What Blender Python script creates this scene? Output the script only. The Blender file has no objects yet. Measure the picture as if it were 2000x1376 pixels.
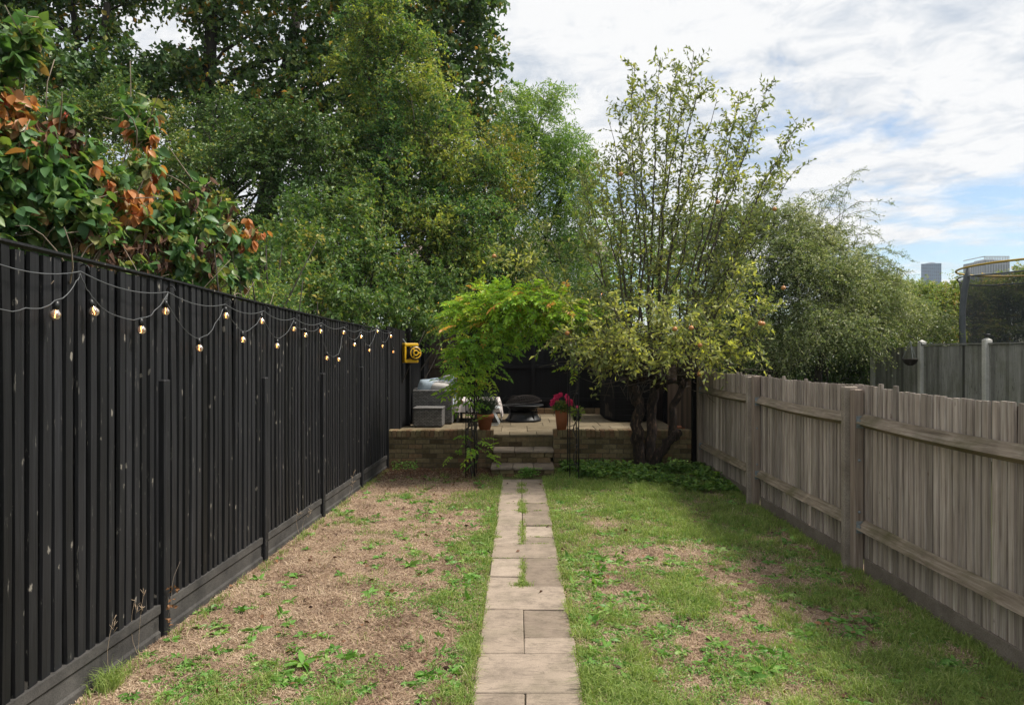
import bpy, math, random
import numpy as np
from mathutils import Matrix, Vector
S = bpy.context.scene
COL = S.collection
R = math.radians
# ------------------------------------------------------------------ camera, sky, sun, exposure
H, F, VX, VY = 1.84, 1333.0, 1015.0, 690.0       # eye height, focal length in photo pixels, vanishing point
cam_d = bpy.data.cameras.new('camera'); cam = bpy.data.objects.new('camera', cam_d); COL.objects.link(cam)
cam.location = (0, 0, H); cam.rotation_euler = (R(90), 0, 0)
cam_d.sensor_width = 36; cam_d.lens = F/2000*36; cam_d.shift_x = -(VX-1000)/2000; cam_d.shift_y = (VY-688)/2000
cam_d.clip_start = .05; cam_d.clip_end = 6000
S.camera = cam
SUN_EL, SUN_AZ = 56, 86                           # azimuth clockwise from +Y (view direction)
wd = bpy.data.worlds.new('World'); S.world = wd; wd.use_nodes = True
nt = wd.node_tree; nt.nodes.clear()
def N(t, ty, **kw):
    n = t.nodes.new(ty)
    for k, v in kw.items():
        if k.startswith('i_'): n.inputs[k[2:].replace('_', ' ')].default_value = v
        else: setattr(n, k, v)
    return n
sky = N(nt, 'ShaderNodeTexSky', sky_type='NISHITA'); sky.sun_disc = False
sky.sun_elevation = R(SUN_EL); sky.sun_rotation = R(SUN_AZ); sky.dust_density = .4; sky.ozone_density = 2.5; sky.air_density = 1.1
tc = N(nt, 'ShaderNodeTexCoord'); sp = N(nt, 'ShaderNodeSeparateXYZ'); nt.links.new(tc.outputs['Generated'], sp.inputs[0])
def wm(op, a, b=None, clamp=False):
    n = N(nt, 'ShaderNodeMath', operation=op); n.use_clamp = clamp
    for i, v in enumerate((a, b)):
        if v is None: continue
        if isinstance(v, (int, float)): n.inputs[i].default_value = v
        else: nt.links.new(v, n.inputs[i])
    return n.outputs[0]
zc = wm('ADD', wm('MAXIMUM', sp.outputs[2], 0.0), .11)      # clouds lie on a curved layer overhead
cx, cy = wm('DIVIDE', sp.outputs[0], zc), wm('DIVIDE', sp.outputs[1], zc)
cmb = N(nt, 'ShaderNodeCombineXYZ'); nt.links.new(cx, cmb.inputs[0]); nt.links.new(cy, cmb.inputs[1]); cmb.inputs[2].default_value = 3.7
n1 = N(nt, 'ShaderNodeTexNoise', i_Scale=.62, i_Detail=9.0, i_Roughness=.56, i_Distortion=.35); nt.links.new(cmb.outputs[0], n1.inputs['Vector'])
n2 = N(nt, 'ShaderNodeTexNoise', i_Scale=3.1, i_Detail=9.0, i_Roughness=.62, i_Distortion=.3); nt.links.new(cmb.outputs[0], n2.inputs['Vector'])
# more open sky low down, closed cover higher up
cov = wm('ADD', n1.outputs[0], wm('MULTIPLY', wm('SUBTRACT', sp.outputs[2], .16), .85))
cov = wm('ADD', cov, wm('MULTIPLY', wm('SUBTRACT', n2.outputs[0], .5), .42))
cov = wm('ADD', cov, .03)
rp = N(nt, 'ShaderNodeValToRGB'); nt.links.new(cov, rp.inputs[0])
rp.color_ramp.elements[0].position = .44; rp.color_ramp.elements[1].position = .56
rp.color_ramp.elements[0].color = (0, 0, 0, 1); rp.color_ramp.elements[1].color = (1, 1, 1, 1)
n3 = N(nt, 'ShaderNodeTexNoise', i_Scale=5.5, i_Detail=9.0, i_Roughness=.66, i_Distortion=.5); nt.links.new(cmb.outputs[0], n3.inputs['Vector'])
cr = N(nt, 'ShaderNodeValToRGB'); nt.links.new(wm('ADD', wm('MULTIPLY', n2.outputs[0], .45), wm('MULTIPLY', n3.outputs[0], .55)), cr.inputs[0])
cr.color_ramp.elements[0].position = .37; cr.color_ramp.elements[1].position = .53
cr.color_ramp.elements[0].color = (.30, .335, .385, 1); cr.color_ramp.elements[1].color = (.50, .502, .505, 1)
cl = N(nt, 'ShaderNodeVectorMath', operation='SCALE'); nt.links.new(cr.outputs[0], cl.inputs[0]); cl.inputs['Scale'].default_value = 1/.1
mx = N(nt, 'ShaderNodeMix', data_type='RGBA'); nt.links.new(rp.outputs[0], mx.inputs[0]); skt = N(nt, 'ShaderNodeMix', data_type='RGBA', blend_type='MULTIPLY'); skt.inputs[0].default_value = 1; nt.links.new(sky.outputs[0], skt.inputs[6]); skt.inputs[7].default_value = (.74, .76, .76, 1); nt.links.new(skt.outputs[2], mx.inputs[6]); nt.links.new(cl.outputs[0], mx.inputs[7])
bg = N(nt, 'ShaderNodeBackground', i_Strength=.1); nt.links.new(mx.outputs[2], bg.inputs[0])
wo = N(nt, 'ShaderNodeOutputWorld'); nt.links.new(bg.outputs[0], wo.inputs[0])
sd = bpy.data.lights.new('sun', 'SUN'); sd.energy = 3.4; sd.angle = R(13); sd.color = (1, .94, .84)
so = bpy.data.objects.new('sun', sd); COL.objects.link(so)
az, el = R(SUN_AZ), R(SUN_EL)
sv = Vector((math.sin(az)*math.cos(el), math.cos(az)*math.cos(el), math.sin(el)))
so.rotation_euler = sv.to_track_quat('Z', 'Y').to_euler(); so.location = (20, 10, 30)
S.view_settings.view_transform = 'Standard'; S.view_settings.look = 'None'; S.view_settings.exposure = 0.95; S.view_settings.gamma = 1
S.cycles.max_bounces = 8; S.cycles.transparent_max_bounces = 12; S.cycles.transmission_bounces = 6
try: S.cycles.sample_clamp_indirect = 6
except Exception: pass

# ------------------------------------------------------------------ helpers
def W(px, py, Y): return np.array([(px-VX)*Y/F, Y, H-(py-VY)*Y/F])
def unit(v):
    v = np.asarray(v, float); return v/np.maximum(np.linalg.norm(v, axis=-1, keepdims=True), 1e-9)
def vnoise(x, y, seed=0):
    x = np.asarray(x, float); y = np.asarray(y, float)
    xi, yi = np.floor(x).astype(np.int64), np.floor(y).astype(np.int64); fx, fy = x-xi, y-yi
    def h(a, b):
        n = (a*374761393 + b*668265263 + seed*2246822519) & 0xffffffff
        n = ((n ^ (n >> 13))*1274126177) & 0xffffffff
        return ((n ^ (n >> 16)) & 0xffff)/65535.0
    sx, sy = fx*fx*(3-2*fx), fy*fy*(3-2*fy)
    return (h(xi, yi)*(1-sx)+h(xi+1, yi)*sx)*(1-sy) + (h(xi, yi+1)*(1-sx)+h(xi+1, yi+1)*sx)*sy
def fbm(x, y, seed=0, o=4):
    s = 0; a = .5; t = 0
    for i in range(o): s = s+a*vnoise(np.asarray(x)*2**i, np.asarray(y)*2**i, seed+i*17); t += a; a *= .5
    return s/t
class MB:
    """collects verts / faces (any size) with a per-vertex tint"""
    def __init__(s): s.v = []; s.f = []; s.t = []; s.n = 0; s.sm = []
    def add(s, verts, faces, tint=.5, smooth=False):
        verts = np.asarray(verts, float).reshape(-1, 3); k = len(verts)
        s.v.append(verts); s.t.append(np.full(k, tint) if np.isscalar(tint) else np.asarray(tint, float))
        faces = np.asarray(faces, dtype=np.int64) if not isinstance(faces, list) or len(set(map(len, faces))) == 1 else faces
        if isinstance(faces, list):
            by = {}
            for f in faces: by.setdefault(len(f), []).append(f)
            for g in by.values(): s.f.append(np.asarray(g, np.int64)+s.n); s.sm.append(smooth)
        else: s.f.append(faces+s.n); s.sm.append(smooth)
        s.n += k; return s
    def box(s, x0, x1, y0, y1, z0, z1, tint=.5):
        v = [(x0,y0,z0),(x1,y0,z0),(x1,y1,z0),(x0,y1,z0),(x0,y0,z1),(x1,y0,z1),(x1,y1,z1),(x0,y1,z1)]
        return s.add(v, [(0,3,2,1),(4,5,6,7),(0,1,5,4),(1,2,6,5),(2,3,7,6),(3,0,4,7)], tint)
    def bbox(s, x0, x1, y0, y1, z0, z1, b=.005, tint=.5, M=None, jit=0):
        """box with chamfered edges"""
        v = []
        for ax in range(3):
            for sg in (0, 1):
                for a in (0, 1):
                    for c in (0, 1):
                        o = [0, 0, 0]; lim = ((x0,x1),(y0,y1),(z0,z1))
                        o[ax] = lim[ax][sg]
                        p, q = [i for i in range(3) if i != ax]
                        o[p] = lim[p][a]+(b if a == 0 else -b); o[q] = lim[q][c]+(b if c == 0 else -b); v.append(o)
        idx = lambda ax, sg, a, c: ax*8+sg*4+a*2+c
        f = []
        for ax in range(3):
            for sg in (0, 1):
                q = [idx(ax,sg,0,0), idx(ax,sg,1,0), idx(ax,sg,1,1), idx(ax,sg,0,1)]
                flip = (sg == 0) != (ax == 1)
                f.append(q[::-1] if flip else q)
        for sy in (0, 1):
            for sz in (0, 1):
                f.append([idx(1,sy,0,sz), idx(1,sy,1,sz), idx(2,sz,1,sy), idx(2,sz,0,sy)])
        for sx in (0, 1):
            for sz in (0, 1):
                f.append([idx(0,sx,0,sz), idx(0,sx,1,sz), idx(2,sz,sx,1), idx(2,sz,sx,0)])
            for sy in (0, 1):
                f.append([idx(0,sx,sy,0), idx(0,sx,sy,1), idx(1,sy,sx,1), idx(1,sy,sx,0)])
            for sy in (0, 1):
                for sz in (0, 1):
                    f.append([idx(0,sx,sy,sz), idx(1,sy,sx,sz), idx(2,sz,sx,sy)])
        v = np.array(v, float)
        if jit: v = v+np.random.default_rng(s.n).normal(0, jit, v.shape)
        if M is not None: v = v@np.array(M.to_3x3()).T+np.array(M.translation)
        return s.add(v, f, tint)
    def tube(s, pts, rad, n=6, tint=.5, caps=True):
        pts = np.asarray(pts, float); k = len(pts)
        rad = np.full(k, rad) if np.isscalar(rad) else np.asarray(rad, float)
        tg = np.zeros_like(pts); tg[1:-1] = pts[2:]-pts[:-2]; tg[0] = pts[1]-pts[0]; tg[-1] = pts[-1]-pts[-2]; tg = unit(tg)
        ref = np.array([0, 0, 1.]) if abs(tg[0][2]) < .9 else np.array([1., 0, 0])
        u = unit(np.cross(tg[0], ref)); V = []
        for i in range(k):
            u = unit(u-tg[i]*np.dot(u, tg[i])); w = np.cross(tg[i], u)
            a = np.arange(n)*2*math.pi/n
            V.append(pts[i]+rad[i]*(np.cos(a)[:, None]*u+np.sin(a)[:, None]*w))
        V = np.concatenate(V); f = []
        i = np.arange(k-1)[:, None]*n; j = np.arange(n)[None]; j2 = (j+1) % n
        q = np.stack([i+j, i+j2, i+n+j2, i+n+j], -1).reshape(-1, 4)
        fl = q.tolist()
        if caps and n > 2: fl += [list(range(n))[::-1], list(range((k-1)*n, k*n))]
        return s.add(V, fl, tint, smooth=True)
    def lathe(s, prof, c=(0,0,0), n=24, tint=.5, M=None, smooth=True):
        prof = np.asarray(prof, float); k = len(prof); a = np.arange(n)*2*math.pi/n
        V = np.stack([prof[:, 0, None]*np.cos(a), prof[:, 0, None]*np.sin(a), np.repeat(prof[:, 1, None], n, 1)], -1).reshape(-1, 3)
        if M is not None: V = V@np.array(M.to_3x3()).T+np.array(M.translation)
        V = V+np.array(c)
        i = np.arange(k-1)[:, None]*n; j = np.arange(n)[None]; j2 = (j+1) % n
        return s.add(V, np.stack([i+j, i+j2, i+n+j2, i+n+j], -1).reshape(-1, 4), tint, smooth)
    def ball(s, c, r, n=10, m=7, tint=.5, sq=(1,1,1), jit=0, seed=0):
        th = np.linspace(0, math.pi, m+1); prof = np.stack([np.sin(th), -np.cos(th)], 1)
        a = np.arange(n)*2*math.pi/n
        V = np.stack([prof[:, 0, None]*np.cos(a), prof[:, 0, None]*np.sin(a), np.repeat(prof[:, 1, None], n, 1)], -1).reshape(-1, 3)
        if jit: V = V*(1+np.random.default_rng(seed).normal(0, jit, (len(V), 1)))
        V = V*r*np.array(sq)+np.array(c)
        i = np.arange(m)[:, None]*n; j = np.arange(n)[None]; j2 = (j+1) % n
        return s.add(V, np.stack([i+j, i+j2, i+n+j2, i+n+j], -1).reshape(-1, 4), tint, True)
    def build(s, name, mat, parent=None, shift=None):
        V = np.concatenate(s.v); T = np.concatenate(s.t)
        if shift is not None: V = V-np.asarray(shift)
        me = bpy.data.meshes.new(name)
        tot = np.concatenate([np.full(len(f), f.shape[1]) for f in s.f]); li = np.concatenate([f.ravel() for f in s.f])
        sm = np.concatenate([np.full(len(f), b) for f, b in zip(s.f, s.sm)])
        me.vertices.add(len(V)); me.vertices.foreach_set('co', V.ravel().astype(np.float32))
        me.loops.add(len(li)); me.loops.foreach_set('vertex_index', li.astype(np.int32))
        me.polygons.add(len(tot)); me.polygons.foreach_set('loop_start', np.concatenate([[0], np.cumsum(tot)[:-1]]).astype(np.int32))
        me.polygons.foreach_set('use_smooth', sm)
        me.update(calc_edges=True)
        at = me.attributes.new('tint', 'FLOAT', 'POINT'); at.data.foreach_set('value', T.astype(np.float32))
        if mat: me.materials.append(mat)
        o = bpy.data.objects.new(name, me); COL.objects.link(o)
        if parent is not None:
            o.parent = parent; o.matrix_parent_inverse = Matrix.Translation(-Vector(parent.location)) if parent.type == 'EMPTY' else Matrix.Identity(4)
        return o
def tag(o, label=None, cat=None, group=None, kind=None):
    if label: o['label'] = label
    if cat: o['category'] = cat
    if group: o['group'] = group
    if kind: o['kind'] = kind
    return o
def thing(name, label, cat, loc=(0,0,0), group=None):
    o = bpy.data.objects.new(name, None); COL.objects.link(o); o.location = loc; o.empty_display_size = .2
    return tag(o, label, cat, group)

# ------------------------------------------------------------------ materials
MAT = {}
def newmat(name):
    m = bpy.data.materials.new(name); m.use_nodes = True; m.node_tree.nodes.clear(); MAT[name] = m; return m, m.node_tree
def ramp(t, src, stops, interp='LINEAR'):
    r = N(t, 'ShaderNodeValToRGB'); t.links.new(src, r.inputs[0]); e = r.color_ramp.elements; r.color_ramp.interpolation = interp
    while len(e) < len(stops): e.new(.5)
    for i, (p, c) in enumerate(stops):
        e[i].position = p; e[i].color = (c if isinstance(c, tuple) else (c, c, c)) + (1,)
    return r.outputs[0]
def mapped(t, scale, coord='Object', rot=(0,0,0)):
    c = N(t, 'ShaderNodeTexCoord'); m = N(t, 'ShaderNodeMapping'); t.links.new(c.outputs[coord], m.inputs[0]); m.inputs['Scale'].default_value = scale; m.inputs['Rotation'].default_value = rot
    return m.outputs[0]
def noise(t, vec, scale, detail=5, rough=.55, dist=0):
    n = N(t, 'ShaderNodeTexNoise', i_Scale=float(scale), i_Detail=float(detail), i_Roughness=rough, i_Distortion=float(dist))
    if vec is not None: t.links.new(vec, n.inputs['Vector'])
    return n.outputs[0]
def mixc(t, f, a, b, mode='MIX'):
    m = N(t, 'ShaderNodeMix', data_type='RGBA', blend_type=mode)
    for i, v in ((0, f), (6, a), (7, b)):
        if isinstance(v, (int, float)): m.inputs[i].default_value = v
        elif isinstance(v, tuple): m.inputs[i].default_value = v+(1,)
        else: t.links.new(v, m.inputs[i])
    return m.outputs[2]
def tattr(t):
    a = N(t, 'ShaderNodeAttribute', attribute_name='tint'); return a.outputs['Fac']
def bsdf(t, col, rough=.6, bump=None, bs=.3, bd=.01, spec=.5, metal=0.0):
    b = N(t, 'ShaderNodeBsdfPrincipled'); b.inputs['Specular IOR Level'].default_value = spec; b.inputs['Metallic'].default_value = metal
    if isinstance(col, tuple): b.inputs['Base Color'].default_value = col+(1,)
    else: t.links.new(col, b.inputs['Base Color'])
    if isinstance(rough, (int, float)): b.inputs['Roughness'].default_value = rough
    else: t.links.new(rough, b.inputs['Roughness'])
    if bump is not None:
        bp = N(t, 'ShaderNodeBump', i_Strength=bs, i_Distance=bd); t.links.new(bump, bp.inputs['Height']); t.links.new(bp.outputs[0], b.inputs['Normal'])
    return b.outputs[0]
def out(t, sh): o = N(t, 'ShaderNodeOutputMaterial'); t.links.new(sh, o.inputs[0])
def leafmat(name, stops, trans=.35, rough=.5, spec=.35):
    m, t = newmat(name); v = mapped(t, (1,1,1))
    c = ramp(t, tattr(t), stops)
    c = mixc(t, .5, c, ramp(t, noise(t, v, 30, 2), [(.3, .6), (.7, 1.0)]), 'MULTIPLY')
    b = bsdf(t, c, rough, spec=spec); tr = N(t, 'ShaderNodeBsdfTranslucent')
    br = mixc(t, 1.0, c, (1.5, 1.55, .7), 'MULTIPLY'); t.links.new(br, tr.inputs[0])
    ms = N(t, 'ShaderNodeMixShader'); ms.inputs[0].default_value = trans; t.links.new(b, ms.inputs[1]); t.links.new(tr.outputs[0], ms.inputs[2]); out(t, ms.outputs[0]); return m
def plain(name, col, rough=.6, var=.25, sc=12, bs=.15, spec=.5, metal=0.0):
    m, t = newmat(name); v = mapped(t, (1,1,1)); n = noise(t, v, sc, 6, .6)
    c = mixc(t, 1.0, col, ramp(t, n, [(.25, 1-var), (.75, 1+var*.4)]), 'MULTIPLY')
    out(t, bsdf(t, c, rough, n, bs, .004, spec, metal)); return m
def woodmat(name, stops, grain=(55,55,2.2), rough=.75, knots=None, wear=None, bs=.5, moss=None, spec=.3, streak=None):
    m, t = newmat(name)
    ti = tattr(t)
    tc_ = N(t, 'ShaderNodeTexCoord'); off = N(t, 'ShaderNodeVectorMath', operation='ADD'); t.links.new(tc_.outputs['Object'], off.inputs[0])
    cb = N(t, 'ShaderNodeCombineXYZ'); mu = N(t, 'ShaderNodeMath', operation='MULTIPLY'); t.links.new(ti, mu.inputs[0]); mu.inputs[1].default_value = 37.0
    t.links.new(mu.outputs[0], cb.inputs[2]); t.links.new(cb.outputs[0], off.inputs[1])
    mp = N(t, 'ShaderNodeMapping'); t.links.new(off.outputs[0], mp.inputs[0]); mp.inputs['Scale'].default_value = grain
    g = noise(t, mp.outputs[0], 1, 6, .6, .6)
    c = ramp(t, g, stops)
    c = mixc(t, 1.0, c, ramp(t, ti, [(0, .22), (.12, .66), (.5, .95), (1, 1.30)]), 'MULTIPLY')  # lowest stop blackens the gap strips: shadow and dirt as colour
    mp2 = N(t, 'ShaderNodeMapping'); t.links.new(off.outputs[0], mp2.inputs[0]); mp2.inputs['Scale'].default_value = (3, 3, 1)
    c = mixc(t, .7, c, ramp(t, noise(t, mp2.outputs[0], 1.5, 4), [(.3, .65), (.7, 1.1)]), 'MULTIPLY')
    if moss:
        mp4 = N(t, 'ShaderNodeMapping'); t.links.new(tc_.outputs['Object'], mp4.inputs[0]); mp4.inputs['Scale'].default_value = (1, 1, 1)
        c = mixc(t, ramp(t, noise(t, mp4.outputs[0], 2.2, 6, .65), [(.48, 0.0), (.72, moss[0])]), c, moss[1])
    if knots:      # (colour, scale, threshold)
        mp3 = N(t, 'ShaderNodeMapping'); t.links.new(off.outputs[0], mp3.inputs[0]); mp3.inputs['Scale'].default_value = (1, 1, .5)
        vo = N(t, 'ShaderNodeTexVoronoi', feature='F1', i_Scale=float(knots[1]), i_Randomness=1.0); t.links.new(mp3.outputs[0], vo.inputs['Vector'])
        nn = noise(t, mp3.outputs[0], 60, 3, .7)
        d = N(t, 'ShaderNodeMath', operation='ADD'); t.links.new(vo.outputs['Distance'], d.inputs[0])
        k = N(t, 'ShaderNodeMath', operation='MULTIPLY'); t.links.new(nn, k.inputs[0]); k.inputs[1].default_value = .34; t.links.new(k.outputs[0], d.inputs[1])
        c = mixc(t, ramp(t, d.outputs[0], [(knots[2], knots[3]), (knots[2]+.035, 0.0)]), c, knots[0])
    if wear:
        mp5 = N(t, 'ShaderNodeMapping'); t.links.new(off.outputs[0], mp5.inputs[0]); mp5.inputs['Scale'].default_value = (40, 40, 6)
        w = noise(t, mp5.outputs[0], 1, 4, .65)
        c = mixc(t, ramp(t, w, [(wear[1], 0.0), (wear[1]+.05, wear[2])]), c, wear[0])
    out(t, bsdf(t, c, rough, g, bs, .006, spec)); return m

woodmat('black_boards', [(.3, (.007,.0072,.0085)), (.7, (.022,.0225,.026))], rough=.6, knots=((.24,.22,.19), 9.0, .235, .75), wear=((.20,.19,.17), .655, .6), bs=.35, spec=.3)
woodmat('black_boards_shaded', [(.3, (.004,.004,.005)), (.7, (.009,.009,.0105))], rough=.8, wear=((.10,.095,.085), .71, .35), bs=.35, spec=.2)  # darker copy of the black boards, patio shade painted into the colour
woodmat('brown_boards', [(.3, (.06,.042,.03)), (.7, (.11,.08,.058))], bs=.6, wear=((.012,.01,.01), .55, .85))
woodmat('grey_boards', [(.25, (.205,.16,.135)), (.5, (.38,.315,.275)), (.75, (.56,.495,.45))], knots=((.12,.08,.06), 7.0, .20, .8), bs=.8, moss=(.22, (.16,.14,.07)))
woodmat('grey_panel', [(.25, (.16,.16,.148)), (.5, (.26,.255,.24)), (.8, (.36,.355,.335))], bs=.6, moss=(.5, (.11,.115,.06)), wear=((.04,.045,.03), .6, .6))
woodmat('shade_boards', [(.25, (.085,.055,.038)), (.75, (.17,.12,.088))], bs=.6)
woodmat('rail_wood', [(.25, (.12,.09,.06)), (.5, (.24,.19,.14)), (.75, (.38,.32,.255))], grain=(50,3,50), moss=(.85, (.075,.07,.022)), bs=.8)
woodmat('post_wood', [(.25, (.16,.115,.09)), (.5, (.27,.21,.17)), (.75, (.36,.30,.255))], knots=((.06,.04,.03), 3.0, .15, .8), bs=.7)
woodmat('bark', [(.38, (.014,.010,.009)), (.56, (.042,.029,.023)), (.72, (.19,.115,.075))], grain=(28,28,9), bs=1.0, rough=.9)
woodmat('bark_grey', [(.25, (.04,.032,.026)), (.55, (.08,.066,.055)), (.8, (.17,.145,.125))], grain=(28,28,6), bs=.8, rough=.85)
plain('bark_dark', (.03,.024,.018), .9, .4)
plain('twig', (.12,.095,.07), .8, .4)
plain('twig_pale', (.24,.19,.14), .8, .4)
plain('black_metal', (.009,.010,.012), .5, .3, spec=.35)
plain('grey_cable', (.085,.09,.095), .5, .2)
plain('black_plastic', (.012,.012,.013), .4, .2)
plain('yellow_plastic', (.72,.42,.012), .38, .15, 25)
plain('terracotta', (.36,.115,.045), .75, .25, 18)
plain('soil', (.02,.014,.01), .95, .4, 40, .8)
plain('galvanised', (.24,.27,.29), .6, .3, 60, metal=.3)
plain('white_metal', (.55,.58,.60), .4, .15)
plain('cushion_blue', (.33,.40,.47), .9, .25, 30)
plain('cushion_pale', (.52,.49,.47), .9, .25, 60)
plain('cushion_fringe', (.62,.60,.58), .9, .1)
plain('apple_skin', (.50,.22,.07), .4, .35, 30)
plain('pole_foam', (.09,.10,.115), .75, .2)
plain('yellow_ring', (.42,.27,.02), .5, .2)
plain('rust_mesh', (.014,.009,.007), .9, .4, 40, metal=.4)
plain('pink_petals', (.90,.06,.24), .6, .3, 60)
plain('pale_wall', (.55,.57,.60), .8, .1, 3)
plain('tile_roof', (.16,.12,.10), .8, .3, 20)
def concrete(name, a, b, sc=45):
    m, t = newmat(name); v = mapped(t, (1,1,1)); n = noise(t, v, 4, 7, .65); n2 = noise(t, v, sc*3, 3, .6)
    vo = N(t, 'ShaderNodeTexVoronoi', i_Scale=float(sc*2)); t.links.new(v, vo.inputs['Vector'])
    c = ramp(t, n, [(.3, a), (.7, b)]); c = mixc(t, .55, c, ramp(t, vo.outputs['Distance'], [(.1, .65), (.6, 1.15)]), 'MULTIPLY')
    c = mixc(t, .4, c, ramp(t, n2, [(.35, .6), (.65, 1.1)]), 'MULTIPLY')
    out(t, bsdf(t, c, .9, n2, .5, .004, .2)); return m
concrete('concrete', (.42,.41,.38), (.60,.58,.54))
concrete('concrete_brown', (.19,.155,.125), (.33,.285,.24))
concrete('gravel_board', (.028,.027,.027), (.085,.08,.075))
concrete('gravel_board_brown', (.13,.105,.085), (.22,.185,.155))
m, t = newmat('brick'); v = mapped(t, (1,1,1)); ti = tattr(t)
c = ramp(t, ti, [(0, (.08,.055,.03)), (.3, (.17,.13,.07)), (.6, (.23,.18,.10)), (.85, (.20,.115,.065)), (1, (.30,.23,.13))])
c = mixc(t, .8, c, ramp(t, noise(t, v, 22, 6, .65), [(.3, .5), (.7, 1.25)]), 'MULTIPLY')
c = mixc(t, ramp(t, noise(t, v, 2.2, 5), [(.45, 0.0), (.7, .5)]), c, (.07,.065,.03))
out(t, bsdf(t, c, .92, noise(t, v, 70, 5), .6, .006, .2))
plain('mortar', (.085,.07,.048), .95, .35, 30, .5)
m, t = newmat('slab'); v = mapped(t, (1,1,1)); ti = tattr(t)
c = ramp(t, ti, [(0, (.21,.165,.128)), (.5, (.29,.232,.182)), (1, (.36,.292,.235))])
c = mixc(t, .85, c, ramp(t, noise(t, v, 5, 9, .7), [(.30, .52), (.5, .95), (.7, 1.15)]), 'MULTIPLY')
c = mixc(t, ramp(t, noise(t, v, 2.1, 6, .7), [(.5, 0.0), (.68, .45)]), c, (.13,.115,.075))
mp = N(t, 'ShaderNodeMapping'); mp.inputs['Scale'].default_value = (1.2, 5, 1); t.links.new(v, mp.inputs[0])
cr1 = noise(t, mp.outputs[0], 2.6, 9, .6, 1.2)      # riven ridges: thin lines where the noise crosses a level
cr2 = ramp(t, cr1, [(.478, 1.0), (.497, .45), (.503, .45), (.522, 1.0)])
c = mixc(t, .55, c, cr2, 'MULTIPLY')
c = mixc(t, .5, c, ramp(t, noise(t, v, 160, 2), [(.35, .7), (.6, 1.05)]), 'MULTIPLY')
out(t, bsdf(t, c, .85, cr1, .5, .012, .25))
m, t = newmat('patio_slab_shaded'); v = mapped(t, (1,1,1)); ti = tattr(t)  # slab recipe in darker tones: the patio's shade is put into its colour
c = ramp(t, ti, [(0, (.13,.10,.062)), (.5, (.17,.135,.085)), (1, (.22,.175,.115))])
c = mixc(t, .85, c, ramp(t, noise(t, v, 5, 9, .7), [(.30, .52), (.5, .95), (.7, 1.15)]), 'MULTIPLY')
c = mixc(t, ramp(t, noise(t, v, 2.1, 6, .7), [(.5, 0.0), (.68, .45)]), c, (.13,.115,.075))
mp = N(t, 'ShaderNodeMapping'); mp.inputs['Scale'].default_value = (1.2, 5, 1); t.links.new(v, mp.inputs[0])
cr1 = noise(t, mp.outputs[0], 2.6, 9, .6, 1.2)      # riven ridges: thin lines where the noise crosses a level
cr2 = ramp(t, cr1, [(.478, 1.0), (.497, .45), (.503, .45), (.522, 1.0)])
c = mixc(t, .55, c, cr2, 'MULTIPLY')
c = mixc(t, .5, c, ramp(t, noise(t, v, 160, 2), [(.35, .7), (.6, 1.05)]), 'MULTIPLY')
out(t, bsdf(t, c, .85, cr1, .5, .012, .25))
m, t = newmat('lawn'); v = mapped(t, (1,1,1)); ti = tattr(t)
n_ = noise(t, v, 9, 8, .7); n2_ = noise(t, v, 55, 6, .7)
soil = ramp(t, n2_, [(.30, (.075,.045,.032)), (.44, (.25,.17,.12)), (.68, (.48,.36,.265))])
soil = mixc(t, .8, soil, ramp(t, noise(t, v, 3.1, 8, .72), [(.36, .38), (.52, .95), (.7, 1.12)]), 'MULTIPLY')
gr = ramp(t, n2_, [(.3, (.03,.05,.014)), (.55, (.09,.12,.032)), (.8, (.21,.2,.085))])
fac = N(t, 'ShaderNodeMath', operation='ADD'); t.links.new(ti, fac.inputs[0]); s_ = N(t, 'ShaderNodeMath', operation='MULTIPLY'); t.links.new(n_, s_.inputs[0]); s_.inputs[1].default_value = .5; t.links.new(s_.outputs[0], fac.inputs[1])
c = mixc(t, ramp(t, fac.outputs[0], [(.55, 0.0), (.95, .85)]), soil, gr)
out(t, bsdf(t, c, .95, n2_, .9, .02, .1))
m, t = newmat('far_ground'); v = mapped(t, (1,1,1))
out(t, bsdf(t, ramp(t, noise(t, v, .6, 8, .7), [(.3, (.03,.045,.015)), (.7, (.08,.085,.035))]), .95, None, spec=.1))
# wicker: woven strips
m, t = newmat('wicker'); v = mapped(t, (1,1,1))
sx = N(t, 'ShaderNodeSeparateXYZ'); t.links.new(v, sx.inputs[0]); ad = N(t, 'ShaderNodeMath', operation='ADD'); t.links.new(sx.outputs[0], ad.inputs[0]); t.links.new(sx.outputs[1], ad.inputs[1])
cb = N(t, 'ShaderNodeCombineXYZ'); t.links.new(ad.outputs[0], cb.inputs[0]); t.links.new(sx.outputs[2], cb.inputs[1])
bk = N(t, 'ShaderNodeTexBrick', i_Scale=1.0); bk.offset = .5; bk.inputs['Brick Width'].default_value = .06; bk.inputs['Row Height'].default_value = .026; bk.inputs['Mortar Size'].default_value = .005; bk.inputs['Mortar Smooth'].default_value = .6
bk.inputs['Color1'].default_value = (.09,.086,.084,1); bk.inputs['Color2'].default_value = (.18,.174,.17,1); bk.inputs['Mortar'].default_value = (.02,.019,.018,1)
t.links.new(cb.outputs[0], bk.inputs['Vector'])
iv = N(t, 'ShaderNodeMath', operation='SUBTRACT'); iv.inputs[0].default_value = 1; t.links.new(bk.outputs['Fac'], iv.inputs[1])
out(t, bsdf(t, bk.outputs['Color'], .55, iv.outputs[0], .9, .006))
# checked tablecloth
m, t = newmat('tablecloth_fabric'); v = mapped(t, (1,1,1)); ck = N(t, 'ShaderNodeTexWave', i_Scale=9.0); ck.bands_direction = 'X'; t.links.new(v, ck.inputs['Vector'])
c = mixc(t, ck.outputs['Fac'], (.50,.44,.42), (.58,.53,.51)); out(t, bsdf(t, c, .9))
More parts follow.
